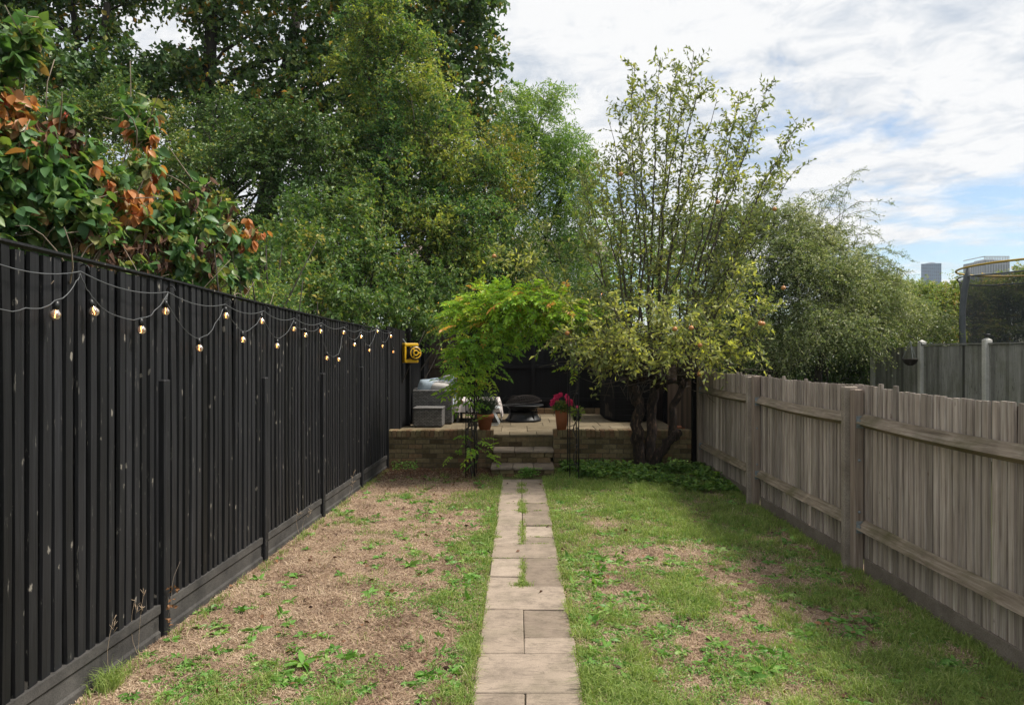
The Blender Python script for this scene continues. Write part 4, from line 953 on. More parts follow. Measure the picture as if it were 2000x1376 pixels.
for k in range(4):
    P = []
    for s in np.linspace(0, 1, 22):
        z = s*1.9; P.append((AX0+.06+.05*math.sin(s*14+k*1.7)+.02*k, 10.2+.1*math.cos(s*11+k*2), z))
    c_ = (AX0+AX1)/2; rr = (AX1-AX0)/2; end = (2.3, 2.0, 1.3, .9)[k]
    for a in np.linspace(math.pi, math.pi-end, 9)[1:]: P.append((c_+rr*math.cos(a)+rng.normal(0, .03), 10.2+rng.normal(0, .08), 1.9+.66*math.sin(a)+rng.normal(0, .04)))
    mm.tube(P, np.linspace(.016, .007, len(P)), 6); stems.append(np.array(P))
# twining bare stem on the right leg
P = [(AX1-.04+.035*math.cos(s*26), 10.2+.035*math.sin(s*26)-.15, .1+s*1.75) for s in np.linspace(0, 1, 40)]; mm.tube(P, .009, 5)
mm.build('stems', MAT['bark_grey'], wi)
def compound(mb, tw, org, dr, L, rng, tint, npair=5, ll=.062):
    n = len(org); dr = unit(dr); sd = unit(np.cross(dr, np.array([0, 0, 1.])+rng.normal(0, .25, (n, 3))))
    Ps, Ds, Ti, Ls = [], [], [], []
    t_ = np.linspace(.18, .95, npair)
    for k in range(npair):
        p = org+dr*(L*t_[k])[:, None]; p[:, 2] -= .35*L*t_[k]**2
        for s in (1, -1):
            d = sd*s*.9+dr*.55; d[:, 2] -= .25; Ps.append(p); Ds.append(d+rng.normal(0, .1, (n, 3))); Ti.append(tint+rng.normal(0, .06, n)); Ls.append(L*.30*(1-.3*abs(t_[k]-.5)))
    p = org+dr*L[:, None]; p[:, 2] -= .35*L; Ps.append(p); Ds.append(dr-np.array([0,0,.5])); Ti.append(tint); Ls.append(L*.3)
    P, D, Ti, Ls = map(np.concatenate, (Ps, Ds, Ti, Ls)); leaves(mb, P, D, Ls*1.1, Ls*.46, rng, tint=Ti, nv=.5, up=np.array([0, -.55, .8]))
    q = org+dr*(L*.55)[:, None]; q[:, 2] -= .1*L; q2 = org+dr*L[:, None]; q2[:, 2] -= .35*L; thin(tw, [org, q, q2], .0022)
mm = MB(); tw = MB(); O = []; 
blobs = [(1000,578,9.75,28,46),(1045,582,9.75,28,50),(1085,592,9.75,26,46),(1118,608,9.75,22,30),(960,580,9.9,26,34),(1065,615,9.85,24,26),(900,640,10.1,38,50),(905,700,10.1,34,42),(925,715,10.15,45,55),(905,600,10.2,28,50),(935,590,10.2,30,60),(975,590,10.2,33,70),(1015,592,10.2,34,75),(1055,600,10.2,34,75),(1090,610,10.2,30,60),(985,628,10.0,38,55),(1040,632,10.1,34,50),(950,640,10.1,38,60),(922,670,10.0,34,36),(910,760,10.15,24,26),(918,790,10.1,16,6),(903,735,10.1,30,34),(968,690,10.0,34,24),(960,665,9.95,30,24),(1015,655,10.2,25,16),(925,830,10.1,18,4),(925,868,10.15,24,9),(945,885,10.0,18,6),(892,885,10.0,12,3),(1120,640,10.2,32,40),(1135,600,10.2,28,26),(1125,710,10.2,14,6),(872,690,10.0,14,9),(890,615,10.2,18,14),(1075,570,10.3,22,22),(985,572,10.2,24,24)]
for px, py, Y, r, n in blobs:
    C = W(px, py, Y); Rr = r*Y/F; n = int(n*.95)
    o = C+unit(rng.normal(0, 1, (n, 3)))*(Rr*rng.random((n, 1))**.5)*np.array([1, 1.3, .9])
    d = (o-C)/Rr*.8+rng.normal(0, .45, (n, 3)); d[:, 2] = d[:, 2]*.5+.05
    compound(mm, tw, o, d, .17+.13*rng.random(n), rng, .66+.26*(fbm(o[:, 0]*4, o[:, 2]*4, 3)-.5)*2+rng.normal(0, .1, n)+.25*(rng.random(n) < .05))
mm.build('foliage', MAT['wisteria_leaves'], wi); tw.build('leaf_stalks', MAT['twig'], wi)

# ------------------------------------------------------------------ apple tree
at_ = thing('apple_tree', 'gnarled apple tree with long upright shoots and few apples, in front of the brick wall', 'tree', tuple(W(1262, 918, 10.6)))
rng = np.random.default_rng(51); mb = MB()
def T(px, py, Y=10.6): return W(px, py, Y)
def rough(p, k, j):
    p = np.asarray(p); t0 = np.linspace(0, 1, len(p)); t1 = np.linspace(0, 1, k); q = np.stack([np.interp(t1, t0, p[:, i]) for i in range(3)], 1); return q+np.concatenate([[[0,0,0]], rng.normal(0, j, (k-2, 3)), [[0,0,0]]])
mb.tube(rough([T(1264,932), T(1252,900), T(1246,860,10.55), T(1243,830,10.5), T(1250,800,10.5), T(1248,775,10.5), T(1236,750,10.5), T(1226,736,10.5)], 22, .012), np.linspace(.10, .05, 22)*(1+.22*rng.random(22)), 10)
mb.tube(rough([T(1268,932), T(1270,900), T(1272,850), T(1274,800,10.65), T(1278,750,10.7), T(1280,700,10.7)], 18, .010), np.linspace(.085, .06, 18)*(1+.15*rng.random(18)), 10)
mb.tube(rough([T(1268,925), T(1282,895,10.5), T(1300,870,10.4), T(1322,845,10.35)], 12, .010), np.linspace(.08, .055, 12)*(1+.25*rng.random(12)), 10)
mb.tube(rough([T(1313,858,10.4), T(1312,820,10.4), T(1315,795,10.4), T(1328,765,10.4), T(1336,745,10.4)], 14, .008), np.linspace(.06, .042, 14)*(1+.2*rng.random(14)), 9)
mb.tube(rough([T(1330,750,10.4), T(1322,742), T(1300,748,10.5), T(1282,756,10.6)], 8, .006), .045, 8)
mb.tube(rough([T(1246,790,10.5), T(1234,775,10.6), T(1232,740,10.65)], 8, .008), np.linspace(.06, .03, 8), 8)
mb.ball(T(1234,740,10.5), .085, 10, 8, jit=.14, seed=3); mb.ball(T(1255,738,10.6), .08, 10, 8, jit=.16, seed=4); mb.ball(T(1320,848,10.35), .09, 10, 8, jit=.15, seed=5); mb.ball(T(1334,748,10.4), .07, 10, 8, jit=.15, seed=6); mb.ball(T(1280,738,10.7), .10, 10, 8, jit=.15, seed=7); mb.ball(T(1262,925), .16, 12, 8, sq=(1,1,.6), jit=.1, seed=8)
mb.build('trunk', MAT['bark'], at_)
starts = [T(1230,738,10.5), T(1238,730,10.55), T(1255,735,10.6), T(1275,710,10.7), T(1283,705,10.7), T(1336,745,10.4), T(1325,742,10.45), T(1245,725,10.65)]
EXTRA = [(2,(1240,450),(1262,150),10.2,.028),(4,(1290,440),(1310,170),11.2,.028),(5,(1380,480),(1470,230),11.2,.028),(6,(1350,520),(1420,250),9.8,.026),(3,(1270,460),(1210,160+60),11.3,.024),(5,(1400,560),(1540,270),10.9,.024),(4,(1300,470),(1370,150),9.9,.03),(1,(1220,480),(1165,300),10.9,.022),(6,(1380,560),(1500,400),10.3,.022),(0,(1180,520),(1130,330),10.5,.02),(5,(1410,540),(1555,330),10.1,.02)]
shoots = EXTRA+[  # start index, waypoint, tip, depth of tip, radius
 (0,(1205,560),(1175,330),10.0,.028),(0,(1190,600),(1120,400),9.8,.024),(1,(1225,520),(1190,240),10.3,.028),(1,(1235,480),(1240,125),10.8,.034),(3,(1262,480),(1290,112),10.9,.036),
 (4,(1275,460),(1355,100),10.7,.038),(3,(1268,500),(1325,135),11.4,.032),(4,(1300,480),(1400,195),10.2,.032),(5,(1355,560),(1445,178),10.4,.040),(5,(1370,520),(1500,160),10.8,.036),
 (5,(1390,560),(1560,240),10.3,.032),(6,(1345,560),(1480,230),11.3,.030),(6,(1360,600),(1530,330),11.0,.024),(2,(1250,520),(1250,200),9.8,.028),(4,(1310,540),(1385,300),9.8,.026),
 (0,(1150,640),(1060,440),10.0,.020),(1,(1130,620),(1035,500),9.6,.018),(2,(1215,560),(1215,330),11.4,.024),(5,(1410,600),(1470,400),9.8,.024),(6,(1320,520),(1345,330),11.6,.024),(7,(1170,560),(1145,350),11.1,.022),
 (0,(1120,560),(970,500),10.2,.020),(0,(1150,690),(1060,600),9.7,.020),(0,(1170,680),(1085,645),9.3,.016),(1,(1160,690),(1110,670),9.4,.014),(0,(1190,700),(1150,690),9.9,.012),(1,(1180,650),(1110,590),9.4,.016),
 (5,(1430,650),(1500,580),10.0,.022),(5,(1420,680),(1510,610),9.6,.018),(6,(1400,690),(1480,665),9.8,.015),(6,(1390,695),(1450,680),9.5,.013),(5,(1400,640),(1450,520),9.6,.018),(4,(1330,640),(1380,600),9.2,.016),
 (2,(1230,660),(1200,600),9.0,.016),(3,(1270,660),(1270,580),9.0,.016),(2,(1215,690),(1180,650),9.1,.014),(4,(1310,680),(1340,640),9.1,.014),(6,(1360,700),(1400,650),9.1,.014),(3,(1290,670),(1310,560),9.3,.016),(0,(1200,640),(1140,560),10.9,.016),(7,(1240,640),(1230,560),11.5,.016),(6,(1370,640),(1430,580),11.2,.016),(3,(1290,620),(1310,520),11.8,.016),
 (1,(1200,700),(1160,670),9.4,.013),(2,(1240,700),(1225,665),9.0,.013),(4,(1300,700),(1310,690),9.1,.012)]
bm_, tw, lf = MB(), MB(), MB()
for si, wp, tip, Yt, r in shoots:
    a = starts[si]; b = W(*wp, (a[1]+Yt)/2+rng.normal(0, .12)); c = W(*tip, Yt); tall = tip[1] < 480
    t_ = np.linspace(0, 1, 16)[:, None]; p = a*(1-t_)**2+2*b*t_*(1-t_)+c*t_**2; p[1:-1] += rng.normal(0, .018, (14, 3))+.05*np.sin(np.linspace(0, rng.uniform(4, 9), 14)+rng.uniform(0, 6))[:, None]*unit(rng.normal(0, 1, 3)); bm_.tube(p, np.linspace(r*.8, .0035, 16), 6)
    L = np.sum(np.linalg.norm(np.diff(p, axis=0), axis=1)); ns = int(L/(.10 if tall else .070)); s0 = .24 if tall else .34
    tt = s0+(1-s0)*np.sort(rng.random(ns))**(.8 if tall else 1); idx = tt*15; i0 = np.minimum(idx.astype(int), 14); f_ = (idx-i0)[:, None]; o = p[i0]*(1-f_)+p[i0+1]*f_
    ax = unit(p[i0+1]-p[i0]); side = unit(np.cross(ax, rng.normal(0, 1, (ns, 3)))); d = ax*(.6 if tall else .45)+side*(.75 if tall else .8)+np.array([0, 0, .12])
    Ls = (.22+.55*rng.random(ns))*(1-.6*tt)+.06 if tall else .16+.34*rng.random(ns)
    tint = .46+(0.10 if not tall else -.08)+rng.normal(0, .12, ns)+ .16*(fbm(o[:, 0]*2, o[:, 2]*2, 8)-.5)*2
    sprays(lf, tw, o, d, Ls, 8 if tall else 10, .084, .46, rng, .10 if tall else .25, tint, spread=.75, twr=.004, twfrac=1, nv=1.2, upv=np.tile([0, -.5, .5], (ns, 1)))
    if rng.random() < .5: # a few second-order twigs
        pass
    # leaves close to the leader near its tip
    if tall:
        n = 40; q = .35+.65*rng.random(n); idx = q*15; i0 = np.minimum(idx.astype(int), 14); o = p[i0]+(p[i0+1]-p[i0])*(idx-i0)[:, None]
        leaves(lf, o, unit(p[i0+1]-p[i0])*.8+unit(rng.normal(0, 1, (n, 3)))*.7, .08, .032, rng, tint=.35+rng.normal(0, .12, n))
# bare crossing twigs low in the crown
n = 420; o = np.array([starts[k] for k in rng.integers(0, 8, n)])+rng.normal(0, .25, (n, 3))*np.array([1.4, 1.2, .6])+np.array([0, 0, .2]); d = unit(rng.normal(0, 1, (n, 3))*np.array([1.2, 1, .5])+np.array([0, 0, .25])); L = .3+.5*rng.random((n, 1))
thin(tw, [o, o+d*L*.5+rng.normal(0, .03, (n, 3)), o+d*L], .006)
bm_.build('branches', MAT['bark_grey'], at_); tw.build('twigs', MAT['twig'], at_); lf.build('crown', MAT['apple_leaves'], at_)
for px, py, Y in ((1213,340,9.9),(1513,408,10.0),(1485,631,9.4),(1490,632,9.45),(965,500,10.1),(1402,395,10.0),(1350,640,9.0),(1367,674,9.2),(1366,730,9.6),(1318,642,9.0),(1108,650,9.4),(1530,562,9.9)):
    mm = MB(); c = W(px, py, Y); mm.ball(c, .034, 12, 9, sq=(1, 1, .9), jit=.01); mm.tube([c+np.array([0,0,.028]), c+np.array([.006,0,.06])], .002, 4); mm.build('apple', MAT['apple_skin'], at_)

# ------------------------------------------------------------------ cornel shrub with big ribbed leaves (left, over the fence)
cs_ = thing('cornel_shrub', 'large leaved shrub with green, orange and rusty leaves leaning over the black fence', 'shrub', (-4.6, 6, 0))
rng = np.random.default_rng(61)
def bigleaf(mb, base, d, L, wd, rng, tint, droop=.5):
    n = len(base); d = unit(d); nr = unit(np.array([0, 0, 1.])+rng.normal(0, .55, (n, 3))); w = unit(np.cross(d, nr)); nr = np.cross(w, d); L = L[:, None]; wd = wd[:, None]
    st = [(.0, 0), (.16, .62), (.38, 1.0), (.6, .92), (.82, .5), (1.0, 0)]; V = []; curl = (.5+.9*rng.random((n, 1)))*droop; cup = .15+.22*rng.random((n, 1))
    for s, wf in st:
        c_ = base+d*L*s-nr*L*curl*s*s*.6
        if wf == 0: V.append(c_)
        else:
            e = wd*.5*wf; V += [c_+w*e+nr*e*cup*(1+.3*math.sin(s*30)), c_-nr*e*.10, c_-w*e+nr*e*cup*(1-.3*math.sin(s*25))]
    V = np.stack(V, 1); k = V.shape[1]; i = np.arange(n)[:, None]*k; Fq = []; Ft = [i+np.array([[0, 1, 2]]), i+np.array([[0, 2, 3]])]
    for r_ in range(3):
        a = 1+r_*3; Fq += [i+np.array([[a, a+3, a+4, a+1]]), i+np.array([[a+1, a+4, a+5, a+2]])]
    e = k-1; Ft += [i+np.array([[e-3, e, e-2]]), i+np.array([[e-2, e, e-1]])]
    n0 = mb.n; V = V.reshape(-1, 3); ti = np.repeat(np.clip(tint, 0, 1), k)
    mb.v.append(V); mb.t.append(ti); mb.f.append(np.concatenate(Ft)+n0); mb.sm.append(True); mb.f.append(np.concatenate(Fq)+n0); mb.sm.append(True); mb.n += len(V)
cl_ = [(20,110,5.0,55),(60,70,5.0,30),(20,230,5.0,60),(60,320,5.0,70),(140,290,5.4,45),(30,420,5.0,75),(120,400,5.2,70),(200,360,5.6,55),(180,450,5.3,60),(270,420,5.8,55),(290,330,6.0,38),(250,500,5.6,45),(340,400,6.2,45),(330,480,6.0,55),(400,450,6.4,45),(410,520,6.4,40),(390,370,6.4,25),(460,470,6.8,35),(480,530,6.8,32),(270,225,6.2,38),(280,270,6.1,30),(495,450,7.0,18),(440,400,6.6,22),(-60,300,4.8,90),(-60,150,4.8,80),(-50,430,4.8,70),(130,230,5.3,30),(350,540,6.2,30),(90,480,5.2,40)]
bl, dl, tw = MB(), MB(), MB()
aut = [(20,200,45),(85,215,40),(310,360,40),(255,400,42),(290,275,25),(500,455,40),(365,290,35),(10,240,40),(190,310,25),(240,265,30),(215,385,30)]
dead = [(130,280,45),(380,360,45),(200,480,50),(440,380,35),(290,490,50),(90,270,40),(420,490,45),(470,325,20)]
allb = []
for px, py, Y, r in cl_:
    C = W(px, py, Y); Rr = r*Y/F; k = max(8, int(r*r*.019))
    o = C+unit(rng.normal(0, 1, (k, 3)))*(Rr*(.3+.75*rng.random((k, 1)))); allb.append(C)
    for q in o:
        ax = unit((q-C)/Rr+np.array([.15, -.2, .5])+rng.normal(0, .3, 3)); m_ = rng.integers(4, 7)
        ppx, ppy = VX+q[0]*F/q[1], VY-(q[2]-H)*F/q[1]
        isa = any((ppx-a)**2+(ppy-b)**2 < c*c*.8 for a, b, c in aut); isd = any((ppx-a)**2+(ppy-b)**2 < c*c*.8 for a, b, c in dead)
        L = .075+.055*rng.random(m_); sd = unit(rng.normal(0, 1, (m_, 3))); d = ax*.5+sd*.75+np.array([0, 0, -.65])
        B = q+ax*rng.normal(0, .03, (m_, 1)); tint = np.clip(.36+rng.normal(0, .15)+rng.normal(0, .14, m_), 0, .66)
        if isa and rng.random() < .7: tint = np.clip(.86+rng.normal(0, .08, m_), .6, 1); d[:, 2] -= .5
        elif rng.random() < .05: tint = .72+rng.normal(0, .06, m_)
        if isd and rng.random() < .62:
            bigleaf(dl, B, d-np.array([0, 0, .5]), L*.75, L*.3, rng, rng.random(m_), 1.6)
        else: bigleaf(bl, B, d, L, L*.62, rng, tint)
        thin(tw, [q[None]-ax*.12, q[None]-ax*.05, q[None]], .003)
base = W(-50, 690, 5.2); base[2] = 0; b0 = np.array([-4.3, 5.6, 0]); sm = MB()
for C in allb:
    sm.tube(curve(b0+rng.normal(0, .2, 3)*np.array([1, 1, 0]), C, np.array([rng.normal(0, .1), 0, .2]), 10, rng, .02), np.linspace(.022, .005, 10), 5)
    for _ in range(4):
        e = C+rng.normal(0, .16, 3); sm.tube(curve(C-np.array([.1, 0, .25])*rng.random(), e, rng.normal(0, .04, 3), 5), np.linspace(.008, .003, 5), 4)
for _ in range(26):                                       # pale dry canes near the fence top
    a = on_fence(60+rng.random()*420, 560, -.35); a[2] = 1.9; sm.tube(curve(a, a+np.array([rng.normal(.1, .2), rng.normal(0, .5), .25+.45*rng.random()]), rng.normal(0, .1, 3), 7), np.linspace(.007, .002, 7), 4)
sm.build('stems', MAT['twig_pale'], cs_); tw.build('leaf_stalks', MAT['twig'], cs_); bl.build('foliage', MAT['cornel_leaves'], cs_); tag(dl.build('foliage', MAT['dead_leaves'], cs_), 'curled brown dead leaves')

# ------------------------------------------------------------------ trees and bushes
def plant(name, label, cat, base, clumps, seed, lmat, ll, lw, trunk=None, tmat='bark_dark', tr=.25, limb=.09, group=None, crown='crown', bare=0, **kw):
    rg = np.random.default_rng(seed); o = thing(name, label, cat, tuple(base), group)
    lf, tw = MB(), MB(); mass(lf, tw, clumps, rg, ll, lw, **kw); lf.build(crown, MAT[lmat], o)
    if tw.n: tw.build('twigs', MAT[kw.get('tm', 'twig')], o)
    if bare:
        bb = MB()
        for _ in range(bare):
            c = clumps[rg.integers(len(clumps))]; C = W(*c[:3]); Rr = c[3]*c[2]/F; a = C+unit(rg.normal(0, 1, 3)*np.array([1, .3, 1])+np.array([0, -1.1, .1]))*Rr*.8
            e = a+unit(rg.normal(0, 1, 3)*np.array([1, .5, .7])+np.array([.2, -.3, .25]))*(.35+.7*rg.random()); p = curve(a, e, rg.normal(0, .09, 3), 8, rg, .012); bb.tube(p, np.linspace(.009, .002, 8), 4)
            for k in range(3): q = p[rg.integers(2, 7)]; bb.tube(curve(q, q+rg.normal(0, .13, 3), rg.normal(0, .02, 3), 4), np.linspace(.004, .0015, 4), 3)
    mm = bb if bare else MB()
    if trunk is not None: 
        for t_ in trunk: t_ = np.asarray(t_); mm.tube(rough2(t_, 14, rg, .03), np.linspace(tr, tr*.35, 14), 9)
        limbs(mm, rough2(np.asarray(trunk[0]), 14, rg, .02), clumps, rg, limb)
        mm.build('trunk', MAT[tmat], o)
    else:
        b = np.asarray(base, float)
        for c in clumps:
            C = W(*c[:3])
            for _ in range(3): mm.tube(curve(((min(C[0], -2.75) if b[0] < -3 else C[0])+abs(rg.normal(0, .3))*(-1 if b[0] < -3 else 1), C[1]+rg.normal(0, .3), 0), C+rg.normal(0, .25, 3), rg.normal(0, .15, 3), 8), np.linspace(.025, .006, 8), 5)
        mm.build('stems', MAT[tmat], o)
    return o
def rough2(p, k, rg, j):
    t0 = np.linspace(0, 1, len(p)); t1 = np.linspace(0, 1, k); q = np.stack([np.interp(t1, t0, p[:, i]) for i in range(3)], 1); r_ = rg.normal(0, j, (k, 3)); r_[0] = 0; return q+r_
tp_ = lambda px, Y, zs: [np.array([W(px+dx, 0, Y)[0], Y, z]) for dx, z in zs]
# big maple
MAP1 = [(60,110,16,85),(150,150,16.5,75),(120,-60,17,120),(20,220,15.5,90),(240,200,17,85),(-60,60,16,110),(-60,-80,16,120),(210,75,17.5,50),(30,10,16.5,70),(260,0,17.8,50),(250,130,17,55),(120,230,16,70)]
plant('maple_tree', 'dark green maple at the top left behind the orange leaved shrub', 'tree', tp_(120,17,[(0,0)])[0], MAP1, 71, 'maple_leaves', .125, .8, [tp_(120,17,[(0,0),(0,3),(10,6),(30,9.5)]), tp_(190,17,[(0,0),(5,4),(-5,7),(20,10.5)])], tr=.3, L=.5, nl=8, dens=5.2, tint0=.38, fold=None) if False else None
def P_(*a, **k): return plant(*a, **k)
P_('maple_tree', 'dark green maple at the top left behind the orange leaved shrub', 'tree', tp_(120,17,[(0,0)])[0], MAP1, 71, 'maple_leaves', .125, .85, [tp_(120,17,[(0,0),(0,3),(10,6),(30,9.5)]), tp_(190,17,[(0,0),(5,4),(-5,7),(20,10.5)])], tr=.22, L=.45, nl=8, dens=5.2, tint0=.44, squash=.68, group='tall trees behind the left fence')
MAP2 = [(330,-70,18,100),(345,170,18,85),(400,40,18,62),(400,150,18,62),(400,-70,18,90),(520,-30,18,90),(560,110,18,95),(660,-10,18,110),(700,140,18,100),(620,230,18,95),(500,240,18,90),(800,-10,19,95),(845,100,19,85),(900,20,19,70),(935,0,19,45),(955,120,19,32),(890,190,19,80),(920,250,19.5,60),(760,230,18.5,90),(925,70,19,38)]
P_('maple_tree', 'tallest dark tree with ivy clad trunk and brown seed clusters, above the yellow green one', 'tree', tp_(420,18,[(0,0)])[0], MAP2, 72, 'maple_leaves', .125, .85, [tp_(405,18,[(0,0),(0,4),(-5,8),(15,12)]), tp_(560,18.5,[(0,0),(40,4),(110,7),(200,10)]), tp_(500,18.2,[(0,0),(10,5),(40,8),(80,11)])], tr=.35, L=.45, nl=8, dens=5.2, tint0=.46, squash=.68, group='tall trees behind the left fence')
# dark ivy-covered thicket
rg = np.random.default_rng(5); TH = []
for px in range(90, 980, 88):
    for py in range(250, 640, 82):
        if py > 300+0: TH.append((px+rg.normal(0, 18), py+rg.normal(0, 18), (14.5 if px < 640 else 17)+rg.normal(0, .5), 66+14*rg.random()))
        elif 120 < px < 900: TH.append((px+rg.normal(0, 18), py+rg.normal(0, 14), (15 if px < 640 else 17.2)+rg.normal(0, .5), 60+12*rg.random()))
P_('ivy_thicket', 'dark thicket of ivy smothered saplings filling the space under the maples', 'thicket', (-6, 14.5, 0), TH, 73, 'ivy_leaves', .070, .62, [tp_(400,14.8,[(0,0),(0,3),(10,6)]), tp_(620,14.8,[(0,0),(10,3),(-10,6)]), tp_(200,14.8,[(0,0),(10,3),(20,5.5)])], tr=.12, limb=.05, L=.34, nl=9, dens=15, tint0=.46, tvar=.4, up=.1, crown='foliage', bare=90)
ELM = [(740,60,15.5,62),(720,150,15.5,75),(815,180,15.5,72),(780,290,15.3,85),(860,320,15.3,70),(900,420,15.3,75),(955,330,15.5,42),(830,450,15,75),(930,500,15,50),(690,290,15.5,60),(740,390,15,80),(755,-10,15.5,45),(880,250,15.5,50),(700,60,15.5,40),(810,90,15.6,45),(980,430,15.5,25)]
P_('elm_tree', 'yellow green small leaved tree between the dark maple and the apple tree', 'tree', tp_(780,15.5,[(0,0)])[0], ELM, 74, 'elm_leaves', .075, .55, [tp_(780,15.5,[(0,0),(-10,3),(-25,5),(-40,9)]), tp_(800,15.5,[(0,0),(20,3),(50,5),(80,7)])], tmat='bark_grey', tr=.10, limb=.035, L=.36, nl=9, dens=15, tint0=.44, tvar=.45, squash=.75, twr=.005, yel=lambda o: .20*(o[:, 0] > -2.6)+.08*(o[:, 2] > 6), bare=70, group='tall trees behind the left fence')
BUSH = [(560,550,10,48),(620,570,10.8,52),(680,590,11.3,52),(745,600,12.2,52),(800,620,12.9,42),(838,640,13.1,30),(560,460,11.5,50),(640,480,12,60),(720,510,12.8,62),(790,550,13.3,52),(840,590,13.8,42),(600,400,12.5,50),(500,500,10.5,45),(690,430,13,50),(860,560,14.2,45)]
P_('hazel_bush', 'bright green bush spilling over the black fence toward the yellow reel', 'bush', (-3.6, 12, 0), BUSH, 75, 'bush_leaves', .075, .62, None, L=.32, nl=9, dens=15, tint0=.45, tvar=.3, crown='foliage')
SM = [(400,560,6.9,26),(350,545,6.4,22),(450,575,7.6,30),(500,590,8.3,34),(550,598,9.1,34),(530,560,8.8,26),(440,540,7.5,20),(320,530,6.1,20)]
P_('privet_hedge', 'low yellow green hedge just showing above the middle of the black fence', 'hedge', (-3.2, 8, 0), SM, 76, 'elm_leaves', .036, .55, None, L=.2, nl=9, dens=60, tint0=.55, crown='foliage')
ASH = [(1050,235,22,62),(990,275,22,60),(1100,300,22,60),(1040,350,22,80),(1125,390,22,65),(975,400,22,52),(1080,460,22,68),(1010,200,22,36),(1075,195,22,32),(960,500,21.5,50),(1120,500,21.5,62),(1140,320,22,35),(955,320,22,40)]
P_('ash_tree', 'feathery green ash tree with dark forked trunk between the elm and the apple tree', 'tree', tp_(985,22,[(0,0)])[0], ASH, 77, 'ash_leaves', .115, .28, [tp_(975,22,[(0,0),(0,3),(20,5.5),(60,8.5)]), tp_(978,22,[(0,0),(-6,3),(-14,5.5),(-20,8)]), tp_(985,22,[(0,0),(8,3),(0,5.5),(10,8.8)]), tp_(990,22,[(0,0),(20,3.3),(60,5),(110,7)])], tr=.16, limb=.06, L=.5, nl=11, dens=9.5, tint0=.6, droop=.6)
LOW = [(840,620,16.4,50),(1130,640,16.4,50),(910,610,17,50),(970,600,17.5,52),(1040,600,17.5,52),(1110,600,17,55),(880,540,18,45),(1180,590,17,60),(1080,560,18,45),(1000,640,16.5,40),(900,650,16.5,35),(1100,645,16.5,40),(1040,540,19,40)]
P_('laurel_hedge', 'dark green overgrown hedge directly behind the patio fence', 'hedge', (0, 17, 0), LOW, 78, 'back_leaves', .09, .5, None, L=.34, nl=8, dens=12, tint0=.42, crown='foliage')
MIDR = [(1190,470,18.5,50),(1270,490,18.5,52),(1340,480,18.5,52),(1405,440,18,42),(1200,560,17.8,68),(1290,550,17.8,70),(1370,540,17.5,68),(1180,640,17,50),(1260,650,16.8,50),(1340,640,16.5,55)]
P_('elder_tree', 'mid green leafy tree seen through the bare shoots of the apple tree', 'tree', (4, 18, 0), MIDR, 79, 'ash_leaves', .10, .45, [tp_(1280,18,[(0,0),(0,2),(10,4.5)])], tr=.12, limb=.035, L=.38, nl=9, dens=5, tint0=.6, tvar=.3)
THORN = [(1385,470,15.3,58),(1440,440,15.2,52),(1510,440,15.2,48),(1570,470,15,52),(1620,500,15.2,42),(1470,540,14.8,75),(1560,560,14.6,75),(1630,580,14.8,62),(1690,610,15.2,52),(1740,600,15.6,36),(1400,610,14.8,72),(1490,640,14.5,68),(1590,650,14.3,62),(1670,650,14.6,42),(1660,530,15.2,38),(1720,560,15.6,32),(1420,680,14.5,45),(1540,690,14.2,35),(1545,420,15.2,34),(1620,460,15.2,30),(1690,510,15.4,30),(1660,570,14.8,55),(1720,590,15.2,50),(1600,530,14.8,58),(1750,620,15.6,40),(1790,625,16,40),(1830,635,16.4,36),(1780,590,16.2,30),(1540,500,14.8,60),(1640,640,14.6,55),(1700,660,15.0,38),(1590,450,15.2,45),(1740,545,15.6,22)]
tb_ = P_('hawthorn_bush', 'large arching hawthorn mass with silvery green sprays right of the apple tree', 'bush', (5, 15, 0), THORN, 80, 'thorn_leaves', .046, .5, [tp_(1450,15,[(0,0),(0,2),(20,4)]), tp_(1600,15,[(0,0),(0,1.5),(10,3.4)])], tr=.12, limb=.028, L=.42, nl=14, dens=25, tint0=.5, tvar=.35, droop=.55, up=.3, crown='foliage', yel=lambda o: .14*(o[:, 0] > 5.8)-.08*(o[:, 0] < 4.7))
UH = [(x_, y_, 16.9, 40) for x_ in range(1420, 1720, 45) for y_ in (690, 735)]+[(1370,700,17.6,50),(1440,700,17.4,50),(1510,705,17.4,48),(1580,700,17.4,48),(1650,705,17.4,48),(1705,700,17.2,42),(1480,660,17.8,50),(1560,650,17.8,50),(1640,660,17.8,50),(1400,640,18,60),(1320,700,17.6,50),(1260,700,17.4,50)]
P_('dark_undergrowth', 'deep shaded undergrowth behind the wire mesh fence', 'hedge', (5.5, 17.4, 0), UH, 84, 'back_leaves', .075, .5, None, L=.34, nl=8, dens=20, tint0=.25, crown='foliage')
